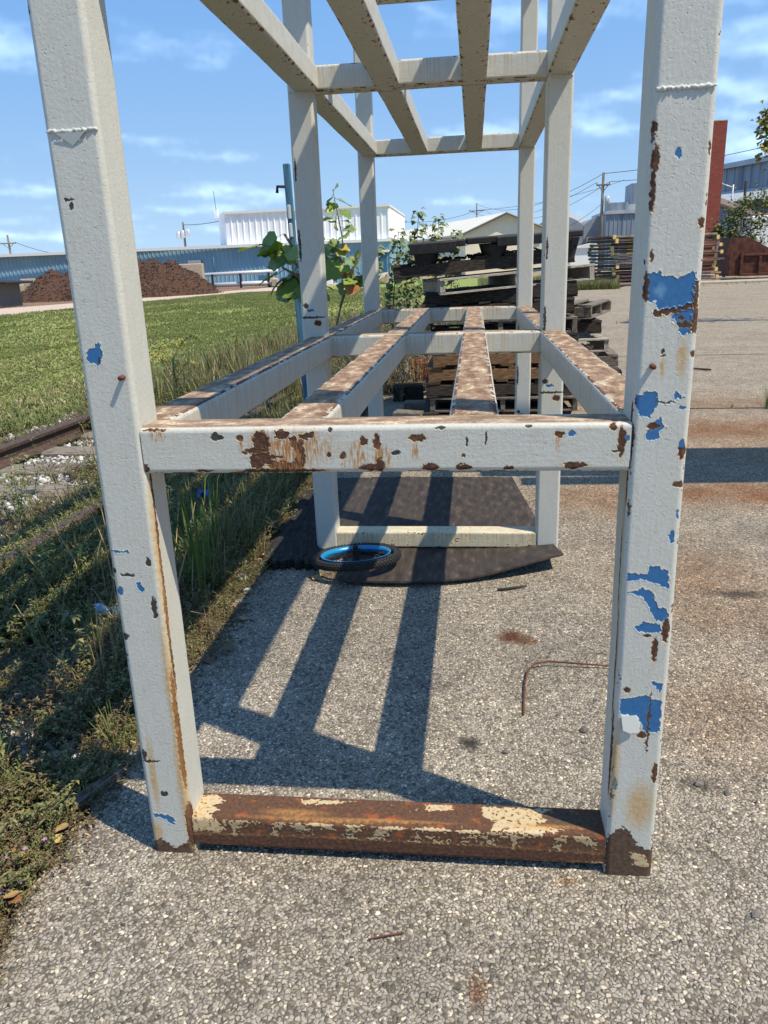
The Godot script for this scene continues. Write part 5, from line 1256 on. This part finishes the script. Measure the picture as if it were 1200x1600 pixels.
func foliage_tree(label: String, at: Vector3, trunk: Array, clumps: Array, count: int, leaf: float, tones: Array, sd: int):
	var t := thing("tree", label, "tree", at); var g := RandomNumberGenerator.new(); g.seed = sd
	part(t, "trunk", pipe(trunk, [0.09, 0.07, 0.04], 8), M.stem)
	var s := begin(); s.set_color(Color(1, 1, 1)); add_leaf(s, Vector3.ZERO, Vector3.RIGHT, Vector3.UP, 1.0, 0.7, Color(1, 1, 1)); var mesh := done(s)
	var places := []; var cols := PackedColorArray()
	for c in clumps: part(t, "limb", pipe([trunk[mini(1, trunk.size() - 1)], (trunk[1] as Vector3).lerp(c[0], 0.6) + Vector3(0, 0.1, 0), c[0]], [0.035, 0.02, 0.008], 5), M.stem)
	for i in count:
		var c: Array = clumps[g.randi() % clumps.size()]
		var d := Vector3(g.randfn(0, 0.5), g.randfn(0, 0.5), g.randfn(0, 0.5))
		var b := Basis.from_euler(Vector3(g.randf_range(-0.9, 0.9), g.randf() * TAU, g.randf_range(-0.9, 0.9))) * (leaf * g.randf_range(0.6, 1.2))
		places.append(Transform3D(b, (c[0] as Vector3) + d * (c[1] as Vector3)))
		var col: Color = tones[g.randi() % tones.size()]; cols.append(col * g.randf_range(0.7, 1.25))
	scatter(t, "crown", mesh, M.leafy, places, cols)

func build_plants():
	for k in 4: lobed_meshes.append(lobed_leaf(500 + k, 0.35))
	for k in 4: lobed_meshes.append(lobed_leaf(510 + k, 0.0))
	stalk_mesh = pipe([Vector3(-0.45, 0.05, 0), Vector3(0.05, 0, 0)], [0.018, 0.012], 4)
	var olive := [Color(0.13, 0.14, 0.05), Color(0.17, 0.18, 0.065), Color(0.10, 0.12, 0.05), Color(0.22, 0.18, 0.085)]
	var reddish := [Color(0.15, 0.10, 0.06), Color(0.21, 0.15, 0.085), Color(0.14, 0.135, 0.055), Color(0.11, 0.09, 0.055)]
	var green := [Color(0.12, 0.17, 0.045), Color(0.15, 0.19, 0.055), Color(0.19, 0.2, 0.07), Color(0.29, 0.25, 0.12)]
	var fresh := [Color(0.10, 0.16, 0.035), Color(0.13, 0.19, 0.05), Color(0.085, 0.14, 0.035)]
	var straw := [Color(0.32, 0.27, 0.15), Color(0.26, 0.2, 0.11), Color(0.22, 0.19, 0.08)]
	# low weeds over the ballast shoulder
	var kinds := [weed(1, 0.14, 10, 18, 0.013, 1.0, olive), weed(2, 0.2, 9, 24, 0.014, 0.8, reddish), weed(3, 0.22, 7, 26, 0.016, 0.7, olive), weed(4, 0.12, 10, 12, 0.014, 1.2, reddish), weed(5, 0.32, 5, 26, 0.022, 0.45, green), tuft(6, 0.3, 16, 0.9, 0.006, green), tuft(7, 0.34, 12, 0.7, 0.005, straw)]
	var lots := [4200, 3000, 1500, 3800, 200, 320, 340]
	for k in kinds.size():
		var places := []
		for i in lots[k]:
			var z := 0.9 - 7.5 * pow(rng.randf(), 1.35)
			var x: float = pavement_edge(z) + (0.05 * NF.get_noise_2d(z * 9.0, 3.0) if k in [0, 1, 3] else -0.02) - 2.9 * pow(rng.randf(), 1.5)
			var dens := 0.5 + 0.9 * NF.get_noise_2d(x * 0.9 + 4.0, z * 0.9)
			if x < track_x(z) - 0.2: dens -= (0.62 if absf(x - track_x(z)) > 0.45 else 0.1) if z < -1.9 and x > track_x(z) - 1.6 else 0.12
			if z > -0.2 and x > -1.0: dens -= 0.15
			if rng.randf() > dens + 0.15: continue
			if k == 4 and x > -1.0: continue
			var sc := rng.randf_range(0.6, 1.25) * (0.6 if x > -0.90 else 1.0)
			places.append(Transform3D(Basis(Vector3.UP, rng.randf() * TAU).scaled(Vector3.ONE * sc), Vector3(x, -0.035, z)))
		scatter(self, "trackside_weeds", kinds[k], M.leafy, places)
	var cover := []
	for i in 1300:
		var z := -0.6 - 4.4 * rng.randf()
		cover.append(Transform3D(Basis(Vector3.UP, rng.randf() * TAU).scaled(Vector3.ONE * rng.randf_range(0.9, 1.7)), Vector3(track_x(z) + rng.randfn(0.1, 0.15), 0.0, z)))
	for i in 520:
		var z := -4.9 - 6.0 * rng.randf()
		cover.append(Transform3D(Basis(Vector3.UP, rng.randf() * TAU).scaled(Vector3.ONE * rng.randf_range(0.9, 1.8)), Vector3(track_x(z) - 1.5 + rng.randfn(0.1, 0.2), 0.0, z)))
	scatter(self, "rail_weeds", kinds[0], M.leafy, cover)
	# long grass along the pavement and round the rails
	var gr := [tuft(11, 0.28, 24, 0.95, 0.0045, olive + green), tuft(12, 0.34, 18, 0.9, 0.0045, olive + straw), tuft(13, 0.34, 18, 1.0, 0.004, straw + reddish)]
	for k in 3:
		var places := []
		for i in [1300, 420, 520][k]:
			var z := -0.9 - 7.5 * rng.randf(); var x := pavement_edge(z) - 0.08 - 0.75 * rng.randf()
			if rng.randf() < 0.5: z = -6.5 - 12.0 * rng.randf(); x = track_x(z) - 1.5 + rng.randfn(-0.2, 0.35)
			elif z > -1.4 and rng.randf() < 0.6: continue
			places.append(Transform3D(Basis(Vector3.UP, rng.randf() * TAU).scaled(Vector3.ONE * rng.randf_range(0.5, 1.05)), Vector3(x, -0.035, z)))
		for i in [500, 500, 380][k]:   # the strip that runs on behind the rack to the pallets
			var z := -6.0 - 16.0 * pow(rng.randf(), 1.4); var x := pavement_edge(z) - 0.1 - 2.4 * rng.randf()
			places.append(Transform3D(Basis(Vector3.UP, rng.randf() * TAU).scaled(Vector3.ONE * rng.randf_range(0.8, 1.9)), Vector3(x, -0.035, z)))
		scatter(self, "trackside_grass", gr[k], M.leafy, places)
	# the lawn
	var lawn := [Color(0.14, 0.195, 0.05), Color(0.165, 0.215, 0.06), Color(0.195, 0.23, 0.07), Color(0.25, 0.25, 0.10)]
	for k in 3:
		var mesh := tuft(20 + k, 0.04, 16, 1.3, 0.0042, lawn if k < 2 else [Color(0.44, 0.38, 0.2), Color(0.34, 0.31, 0.14)])
		var places := []; var cols := PackedColorArray()
		for i in [46000, 42000, 14000][k]:
			var dz := pow(rng.randf(), 1.9); var z := -3.0 - 47.0 * dz
			var xr := track_x(z) - 2.25 + 0.25 * NF.get_noise_2d(z * 0.8, 2.0); if z < -8.0: xr = lerpf(-4.0, -2.2, minf(1.0, (-8.0 - z) / 20.0))
			var xl: float = maxf(-0.66 * absf(z) - 1.6, -20.5 + 0.19 * maxf(0.0, -20.0 - z))
			if xl > xr - 0.2: continue
			var x := rng.randf_range(xl, xr)
			var patch := NF.get_noise_2d(x * 0.22 + 40.0, z * 0.1)
			if (k == 2) != (patch > 0.16) and rng.randf() < 0.72: continue
			var sc := rng.randf_range(0.6, 1.2) * (1.0 + 1.6 * dz)
			if x > xr - 1.1: sc *= 1.0 + 2.0 * rng.randf() * rng.randf()
			places.append(Transform3D(Basis(Vector3.UP, rng.randf() * TAU).scaled(Vector3(sc * 1.3, sc, sc * 1.3)), Vector3(x, -0.045, z)))
			var t := 0.95 + 0.35 * NF.get_noise_2d(x * 0.5, z * 0.35); cols.append(Color(t, t, t))
		scatter(self, "lawn_grass", mesh, M.leafy, places, cols)
	# rough grass right of the pallets and along the joints
	var places2 := []
	for i in 5000:
		var z := -34.5 - 22.0 * pow(rng.randf(), 1.5); var x := rng.randf_range(0.5, 6.5 + maxf(0.0, -39.0 - z) * 0.25)
		places2.append(Transform3D(Basis(Vector3.UP, rng.randf() * TAU).scaled(Vector3.ONE * rng.randf_range(0.6, 1.6)), Vector3(x, -0.04, z)))
	for i in 420:
		var x := 6.3 - absf(rng.randfn(0, 1.1)); var z := -34.3 - absf(rng.randfn(0, 1.0)) - (6.3 - x) * 0.2
		places2.append(Transform3D(Basis(Vector3.UP, rng.randf() * TAU).scaled(Vector3.ONE * rng.randf_range(0.5, 1.5)), Vector3(x, -0.04, z)))
	for i in 260:
		var t := rng.randf(); var row := rng.randi() % 3
		var a: Vector2 = [Vector2(1.2, -5.66), Vector2(0.2, -15.5), Vector2(8.8, -34.5)][row]; var b: Vector2 = [Vector2(12, -5.5), Vector2(22, -15.0), Vector2(15, -36.2)][row]
		if NF.get_noise_2d(t * 30.0, row * 7.0) < 0.05: continue
		var p := a.lerp(b, t); places2.append(Transform3D(Basis(Vector3.UP, rng.randf() * TAU).scaled(Vector3.ONE * rng.randf_range(0.08, 0.3) * (1.0 if row < 2 else 2.0)), Vector3(p.x, 0.0, p.y + rng.randfn(0, 0.02))))
	scatter(self, "rough_grass", tuft(31, 0.32, 20, 0.8, 0.011, green + straw), M.leafy, places2)
	# single plants
	for q in [[Vector3(-0.97, -0.03, -1.5), "tall clump of long green grass blades just behind the front left post", 1.25], [Vector3(-1.04, -0.03, -1.9), "second clump of long green grass blades, between the grass clump and the black timber", 0.95], [Vector3(2.72, 0.0, -5.6), "small grass tuft growing from the pavement joint at the right edge", 0.5]]:
		var o := part(self, "grass_clump", tuft(61, 0.52, 26, 0.5, 0.008, fresh), M.leafy, Transform3D(Basis(Vector3.UP, q[2] * 5.0).scaled(Vector3.ONE * q[2]), q[0])); tag(o, q[1], "grass")
	for k in 9:
		var pos: Vector3 = [Vector3(-1.95, -0.03, -1.9), Vector3(-1.6, -0.03, -1.3), Vector3(-1.75, -0.03, -2.5), Vector3(-2.3, -0.03, -2.4), Vector3(-1.3, -0.03, -2.2), Vector3(-2.6, -0.03, -3.0), Vector3(-1.15, -0.03, -0.75), Vector3(-1.5, -0.03, -3.4), Vector3(-1.9, -0.03, -1.2)][k]
		var o := part(self, "tall_weed", weed(70 + k, rng.randf_range(0.36, 0.6), 3, 34, 0.034, 0.3, green if k % 2 else olive), M.leafy, Transform3D(Basis(Vector3.UP, k), pos)); tag(o, "slender small-leaved weed left of the front post, %s" % ["beside the near rail", "just left of the dry stalks", "between the rails, nearer the post", "between the rails at the picture edge", "behind the front left post", "farthest out on the white ballast", "closest to the pavement edge", "farthest back along the near rail", "lowest at the picture edge"][k], "weed", "slender weeds by the near rail")
	for k in 7:
		var b := Vector3(-1.45 + 0.07 * k, -0.02, -1.25 - 0.08 * (k % 3)); var top := b + Vector3(-0.26 + 0.05 * k, 0.34 + 0.03 * (k % 4), -0.1 - 0.04 * k)
		tag(part(self, "dry_stalk", pipe([b, b.lerp(top, 0.5) + Vector3(0.02, 0.03, 0), top], [0.003, 0.0024, 0.0015], 5), M.dry[0]), "thin pale dry stalk leaning among the weeds left of the front post", "dry stalk", "dry stalks left of the front post")
	var gd := thing("goldenrod", "tall goldenrod with arching yellow-green tips growing beyond the near rail", "plant", Vector3(-1.72, -0.03, -3.45))
	part(gd, "stem", pipe([Vector3.ZERO, Vector3(-0.01, 0.45, 0), Vector3(-0.04, 0.82, 0)], [0.007, 0.005, 0.003], 6), M.green_stem)
	var s := begin()
	for i in 60:
		var t := 0.15 + 0.8 * i / 60.0; var a := i * 2.4; add_leaf(s, Vector3(-0.04 * t * t, 0.82 * t, 0), Vector3(cos(a), 0.35, sin(a)).normalized(), Vector3.UP, 0.12 * (1.15 - 0.5 * t), 0.018, Color(0.13, 0.17, 0.04) * rng.randf_range(0.8, 1.2), 0.3)
	part(gd, "foliage", done(s), M.leafy)
	for k in 7:
		s = begin(); var a := k * 0.9 + 0.3; var d := Vector3(cos(a), 0, sin(a)); var base := Vector3(-0.03, 0.66 + 0.025 * k, 0); var pts := []
		for i in 7:
			var t := i / 6.0; pts.append(base + d * 0.2 * t + Vector3(0, 0.13 * sin(t * 2.4) , 0))
		for i in 42:
			var t := rng.randf_range(0.2, 1.0); var p0 := base + d * 0.2 * t + Vector3(0, 0.13 * sin(t * 2.4), 0)
			add_leaf(s, p0, Vector3(rng.randf_range(-1, 1), rng.randf_range(-0.2, 1), rng.randf_range(-1, 1)).normalized(), Vector3(0.3, 1, 0.2).normalized(), 0.022, 0.009, Color(0.34, 0.30, 0.06) * rng.randf_range(0.7, 1.2))
		s.set_color(Color(0.15, 0.17, 0.05)); add_pipe(s, pts, [0.003, 0.0015], 4, false)
		part(gd, "plume", done(s), M.leafy)
	# saplings round the rear of the rack
	sapling("sycamore_sapling", "leafy sapling with big lobed leaves hanging out left of the rack's second left post", [
		[Vector3(-0.86, 0, -3.75), Vector3(-0.80, 0.7, -3.4), Vector3(-0.76, 1.24, -3.2), Vector3(-0.92, 1.42, -3.16), Vector3(-1.04, 1.45, -3.14)],
		[Vector3(-0.77, 1.2, -3.22), Vector3(-0.84, 1.27, -3.18), Vector3(-0.92, 1.32, -3.16)], [Vector3(-0.77, 1.24, -3.22), Vector3(-0.84, 1.4, -3.2), Vector3(-0.9, 1.5, -3.2)]], 0.15, 0.026, [0, 0, 1, 0, 2, 1], true, "saplings behind the rack")
	sapling("poplar_sapling", "tall sapling with green and yellowing leaves between the rack's two left rear posts", [
		[Vector3(-1.06, 0, -4.9), Vector3(-0.98, 0.7, -5.0), Vector3(-0.85, 1.2, -5.05), Vector3(-0.87, 1.55, -5.08), Vector3(-0.93, 1.90, -5.1)],
		[Vector3(-0.9, 1.0, -5.0), Vector3(-0.78, 1.3, -5.0), Vector3(-0.66, 1.48, -5.0)], [Vector3(-0.9, 1.1, -5.02), Vector3(-0.84, 1.3, -5.0), Vector3(-0.95, 1.52, -5.0)], [Vector3(-0.86, 1.2, -5.02), Vector3(-0.74, 1.22, -5.0), Vector3(-0.66, 1.2, -5.0)]], 0.105, 0.024, [0, 0, 1, 1, 2, 5, 0, 1, 2, 5, 3, 0, 1, 1, 0, 5, 2, 4], true, "saplings behind the rack")
	var tips := [[Vector3(-0.42, 1.86, -7.65), "tallest slender sapling with round leaves rising behind the black pallets"], [Vector3(-0.20, 1.78, -7.7), "slender sapling rising behind the black pallets' left corner, right of the tallest"], [Vector3(-0.64, 1.66, -7.55), "sapling with round leaves just left of the tallest one behind the pallets"], [Vector3(-0.85, 1.5, -7.2), "yellow-green sapling beside the rack's rear left post"], [Vector3(-0.02, 1.62, -7.8), "short leafy shoot peeping over the black plastic pallet"], [Vector3(-0.5, 1.5, -7.3), "bushy sapling nearest to the left end of the tilted pallet"]]
	for k in tips.size():
		var tip: Vector3 = tips[k][0]; var p := thing("poplar_sapling", tips[k][1], "sapling", Vector3(tip.x - 0.1, 0, tip.z + 0.15), 0.0, "saplings behind the rack"); var o := p.position
		var sp := [Vector3.ZERO, Vector3(0.02, tip.y * 0.5, -0.05), tip - o]
		part(p, "stem", pipe(sp, [0.009, 0.007, 0.003], 5), M.stem); s = begin()
		for i in 150:
			var t := 0.42 + 0.6 * rng.randf(); var at := (sp[1] as Vector3).lerp(sp[2], (t - 0.5) * 2.0) if t > 0.5 else (sp[0] as Vector3).lerp(sp[1], t * 2.0); var a := rng.randf() * TAU; var d := Vector3(cos(a), rng.randf_range(-0.6, 0.5), sin(a)).normalized()
			var tone := [Color(0.09, 0.14, 0.045), Color(0.12, 0.18, 0.06), Color(0.16, 0.2, 0.08), Color(0.2, 0.19, 0.07)]
			var spread := 0.09 * (1.25 - t * 0.55)
			add_leaf(s, at + d * spread * rng.randf(), (d + Vector3(0, -0.3, 0)).normalized(), Vector3(0.2, 1, 0.3).normalized(), 0.07, 0.066, tone[rng.randi() % 4] * rng.randf_range(0.8, 1.2))
		part(p, "foliage", done(s), M.leafy)
	# dry brush between the saplings
	var br := []
	for i in 60: br.append(Transform3D(Basis(Vector3.UP, rng.randf() * TAU).scaled(Vector3.ONE * rng.randf_range(0.8, 1.5)), Vector3(rng.randf_range(-1.3, -0.25), -0.03, rng.randf_range(-8.2, -6.2))))
	scatter(self, "dry_brush", weed(90, 0.75, 7, 16, 0.035, 0.4, straw + reddish), M.leafy, br)
	# trees at the right
	var yel := [Color(0.10, 0.14, 0.035), Color(0.14, 0.17, 0.045), Color(0.20, 0.19, 0.06), Color(0.08, 0.11, 0.03)]
	foliage_tree("small airy tree behind the dumpster, sky showing through its crown", Vector3(14.6, 0, -47.5), [Vector3.ZERO, Vector3(0.1, 1.6, 0), Vector3(0.5, 3.4, 0)],
		[[Vector3(0.9, 3.9, 0), Vector3(0.8, 0.6, 0.8)], [Vector3(1.9, 4.1, 0), Vector3(0.8, 0.7, 0.8)], [Vector3(0.3, 3.2, 0), Vector3(0.6, 0.5, 0.7)], [Vector3(1.4, 2.9, 0), Vector3(0.8, 0.6, 0.8)], [Vector3(2.6, 3.3, 0), Vector3(0.9, 0.8, 0.8)], [Vector3(0.1, 2.3, 0.2), Vector3(0.5, 0.5, 0.6)], [Vector3(1.3, 2.1, 0), Vector3(0.9, 0.5, 0.8)], [Vector3(-0.5, 2.5, 0), Vector3(0.35, 0.5, 0.5)]], 2300, 0.19, yel, 41)
	foliage_tree("poplar at the right edge with one leafy branch reaching into view", Vector3(7.0, 0, -14.8), [Vector3.ZERO, Vector3(0, 1.8, 0), Vector3(-0.2, 4.5, 0)],
		[[Vector3(-1.55, 3.55, 0.1), Vector3(0.16, 0.22, 0.2)], [Vector3(-1.5, 3.1, 0.1), Vector3(0.18, 0.22, 0.2)], [Vector3(-0.6, 4.2, 0), Vector3(0.7, 0.5, 0.7)], [Vector3(0.4, 3.6, 0), Vector3(0.8, 0.7, 0.8)], [Vector3(-0.7, 3.3, 0), Vector3(0.5, 0.5, 0.5)], [Vector3(0.2, 4.9, 0), Vector3(0.7, 0.6, 0.7)]], 700, 0.13, [Color(0.12, 0.17, 0.04), Color(0.22, 0.22, 0.05), Color(0.3, 0.24, 0.06), Color(0.09, 0.13, 0.03)], 43)

# ---------------------------------------------------------------- litter on the ground
func build_litter():
	var spots := [[-0.81, -0.06, 0, 0.058, "pale dry leaf on the pavement's edge, left of the front left post"], [-0.89, 0.06, 1, 0.062, "curled tan leaf lying in the weeds left of the pale leaf"], [-0.87, -0.07, 3, 0.04, "small yellowed leaf beside the pale one at the pavement's edge"], [-0.81, -0.02, 3, 0.03, "tiny yellow leaf just below the pale leaf"],
		[-0.84, 0.18, 0, 0.055, "tan leaf at the left edge of the picture among purple flowers"], [-0.8, 0.18, 1, 0.045, "reddish brown leaf beside the tan one among purple flowers"], [-0.83, 0.21, 1, 0.05, "brown leaf lowest in the weeds at the left"], [-0.76, -0.92, 2, 0.05, "brown leaf in the rack's shadow behind the front left post"], [-0.72, -1.0, 2, 0.06, "larger brown leaf in the shadow behind the front left post"],
		[-0.73, -1.24, 0, 0.045, "pointed tan leaf at the shadow's edge beside the grass clump"], [-0.8, -1.94, 3, 0.05, "bright yellow leaf between the grass and the black timber"], [-0.52, -1.68, 0, 0.06, "pale yellow leaf by the wheel on the pavement"], [-0.9, -1.15, 0, 0.05, "dull leaf half hidden under the grass clump"]]
	for k in spots.size():
		var q: Array = spots[k]
		var o := part(self, "dry_leaf", lobed_leaf(600 + k, 0.5 if k % 2 else 0.1), M.dry[q[2]], Transform3D(Basis.from_euler(Vector3(rng.randf_range(-0.4, 0.4), rng.randf() * TAU, rng.randf_range(-0.3, 0.3))).scaled(Vector3.ONE * q[3] * 0.75), Vector3(q[0], 0.014, q[1])))
		tag(o, q[4], "dry leaf", "dry leaves on the ground")
	var stones := [[0.27, -0.44, 0.011, 0.12, "small black pebble in the middle of the pavement inside the rack"], [0.5, -0.56, 0.013, 0.1, "dark flat chip of rubber near the front right post"], [0.49, -0.50, 0.007, 0.12, "tiny dark pebble just in front of the rubber chip"], [0.76, -0.33, 0.014, 0.14, "dark stone right of the front right post"], [0.76, 0.09, 0.011, 0.13, "round brown stone on the pavement at the right edge"], [-0.84, -1.65, 0.036, 0.3, "pale brown rock at the pavement's edge beside the grass clump"], [-0.78, -1.53, 0.02, 0.4, "white stone at the pavement's edge beside the pale brown rock"], [0.82, -0.3, 0.01, 0.1, "small dark chip beside the dark stone on the right"], [1.35, -3.0, 0.015, 0.12, "dark pebble in the long shadow right of the rack"], [-0.9, -1.85, 0.03, 0.3, "tan stone behind the pale brown rock"]]
	for k in stones.size():
		var q: Array = stones[k]; var c := Color(q[3], q[3] * 0.92, q[3] * 0.82)
		tag(part(self, "stone", pebble(700 + k, 0.6), plain(c.linear_to_srgb(), 0.85), Transform3D(Basis(Vector3.UP, k * 1.1).scaled(Vector3.ONE * q[2]), Vector3(q[0], q[2] * 0.35, q[1]))), q[4], "stone", "loose stones on the ground")
	tag(part(self, "bent_wire", pipe([Vector3(0.33, 0.004, -0.63), Vector3(0.345, 0.012, -0.8), Vector3(0.36, 0.016, -0.88), Vector3(0.385, 0.018, -0.92), Vector3(0.43, 0.02, -0.935), Vector3(0.55, 0.016, -0.93), Vector3(0.70, 0.006, -0.93)], [0.0032], 6), M.steel_rust), "thin rusty bent wire lying inside the rack near the front right post", "wire")
	tag(part(self, "twig", pipe([Vector3(-0.03, 0.005, 0.215), Vector3(0.01, 0.008, 0.205), Vector3(0.04, 0.006, 0.195)], [0.002], 5), M.steel_rust), "thin dark twig on the pavement in front of the rack", "twig", "twigs on the pavement")
	tag(part(self, "twig", pipe([Vector3(2.6, 0.01, -8.1), Vector3(2.78, 0.02, -8.15), Vector3(2.95, 0.01, -8.1)], [0.012], 5), M.wood_dark[0]), "short dark stick on the far pavement right of the front right post", "twig", "twigs on the pavement")
	tag(part(self, "twig", pipe([Vector3(0.28, 0.008, -1.56), Vector3(0.40, 0.009, -1.60)], [0.006, 0.004], 5), M.wood_dark[0]), "splinter of dark wood in front of the plywood sheet", "twig", "twigs on the pavement")
	tag(part(self, "wood_splinter", worn_board(Vector3(0.15, 0.022, 0.028), 2), M.wood_grey[0], Transform3D(Basis(Vector3.UP, 1.15), Vector3(-0.81, 0.014, -0.2))), "grey splintered stick lying at the pavement's edge left of the front left post", "stick")
	# crumbs of leaf, bark and grit along the ragged edge
	var crumbs := []; var tone := PackedColorArray()
	for i in 2600:
		var z := 0.5 - 4.2 * pow(rng.randf(), 0.9); var x := pavement_edge(z) + rng.randfn(0.0, 0.05)
		if rng.randf() < 0.12: x = rng.randf_range(-0.7, 1.6)
		var sc := rng.randf_range(0.002, 0.0075) * (0.6 if x > -0.6 or z > 0.1 else 1.0)
		crumbs.append(Transform3D(Basis.from_euler(Vector3(rng.randf_range(-0.5, 0.5), rng.randf() * TAU, rng.randf_range(-0.5, 0.5))).scaled_local(Vector3(sc * 1.5, sc * 0.4, sc)), Vector3(x, 0.004, z)))
		var c: Color = [Color(0.10, 0.07, 0.045), Color(0.2, 0.15, 0.09), Color(0.34, 0.26, 0.15), Color(0.05, 0.045, 0.04)][rng.randi() % 4]; tone.append(c * rng.randf_range(0.7, 1.2))
	scatter(self, "leaf_litter", pebble(790, 0.7), M.stone, crumbs, tone)
	var can := thing("crushed_can", "crushed silver and blue can half hidden behind the front left post", "can", Vector3(-1.24, 0.05, -1.2)); can.rotation = Vector3(0.3, 0.5, 1.2)
	part(can, "body", pipe([Vector3(0, -0.055, 0), Vector3(0.004, -0.045, 0), Vector3(-0.006, 0, 0.004), Vector3(0.003, 0.045, 0), Vector3(0, 0.055, 0)], [0.026, 0.032, 0.026, 0.032, 0.026], 14), plain(srgb(150, 180, 205), 0.3, 0.8)); part(can, "lid", pipe([Vector3(0, 0.054, 0), Vector3(0, 0.058, 0)], [0.027], 14), M.chrome)
	tag(part(self, "blue_wrapper", slab([Vector2(-1.32, -2.5), Vector2(-1.26, -2.52), Vector2(-1.25, -2.46), Vector2(-1.31, -2.45)], 0.002, func(u, v): return Vector3(0, 0.16 + 0.02 * sin(u * 7.0 + v * 4.0), 0), 5), plain(srgb(36, 92, 170), 0.4)), "scrap of blue plastic wrapper caught in the grass behind the front left post", "wrapper")
	for k in 9:
		var p := Vector3(-0.83 - 0.05 * (k % 4) + 0.02 * (k % 3), 0.035, 0.02 + 0.033 * k); var o := thing("purple_flower", "tiny purple flower in the low weeds at the lower left", "flower", p, 0.0, "tiny purple flowers at the lower left")
		var s := begin()
		for i in 5: add_leaf(s, Vector3.ZERO, Vector3(cos(i * TAU / 5), 0.5, sin(i * TAU / 5)).normalized(), Vector3.UP, 0.008, 0.006, Color(0.36, 0.22, 0.36))
		part(o, "petals", done(s), M.leafy); part(o, "stem", pipe([Vector3(0, -0.05, 0), Vector3.ZERO], [0.001], 4), M.green_stem)
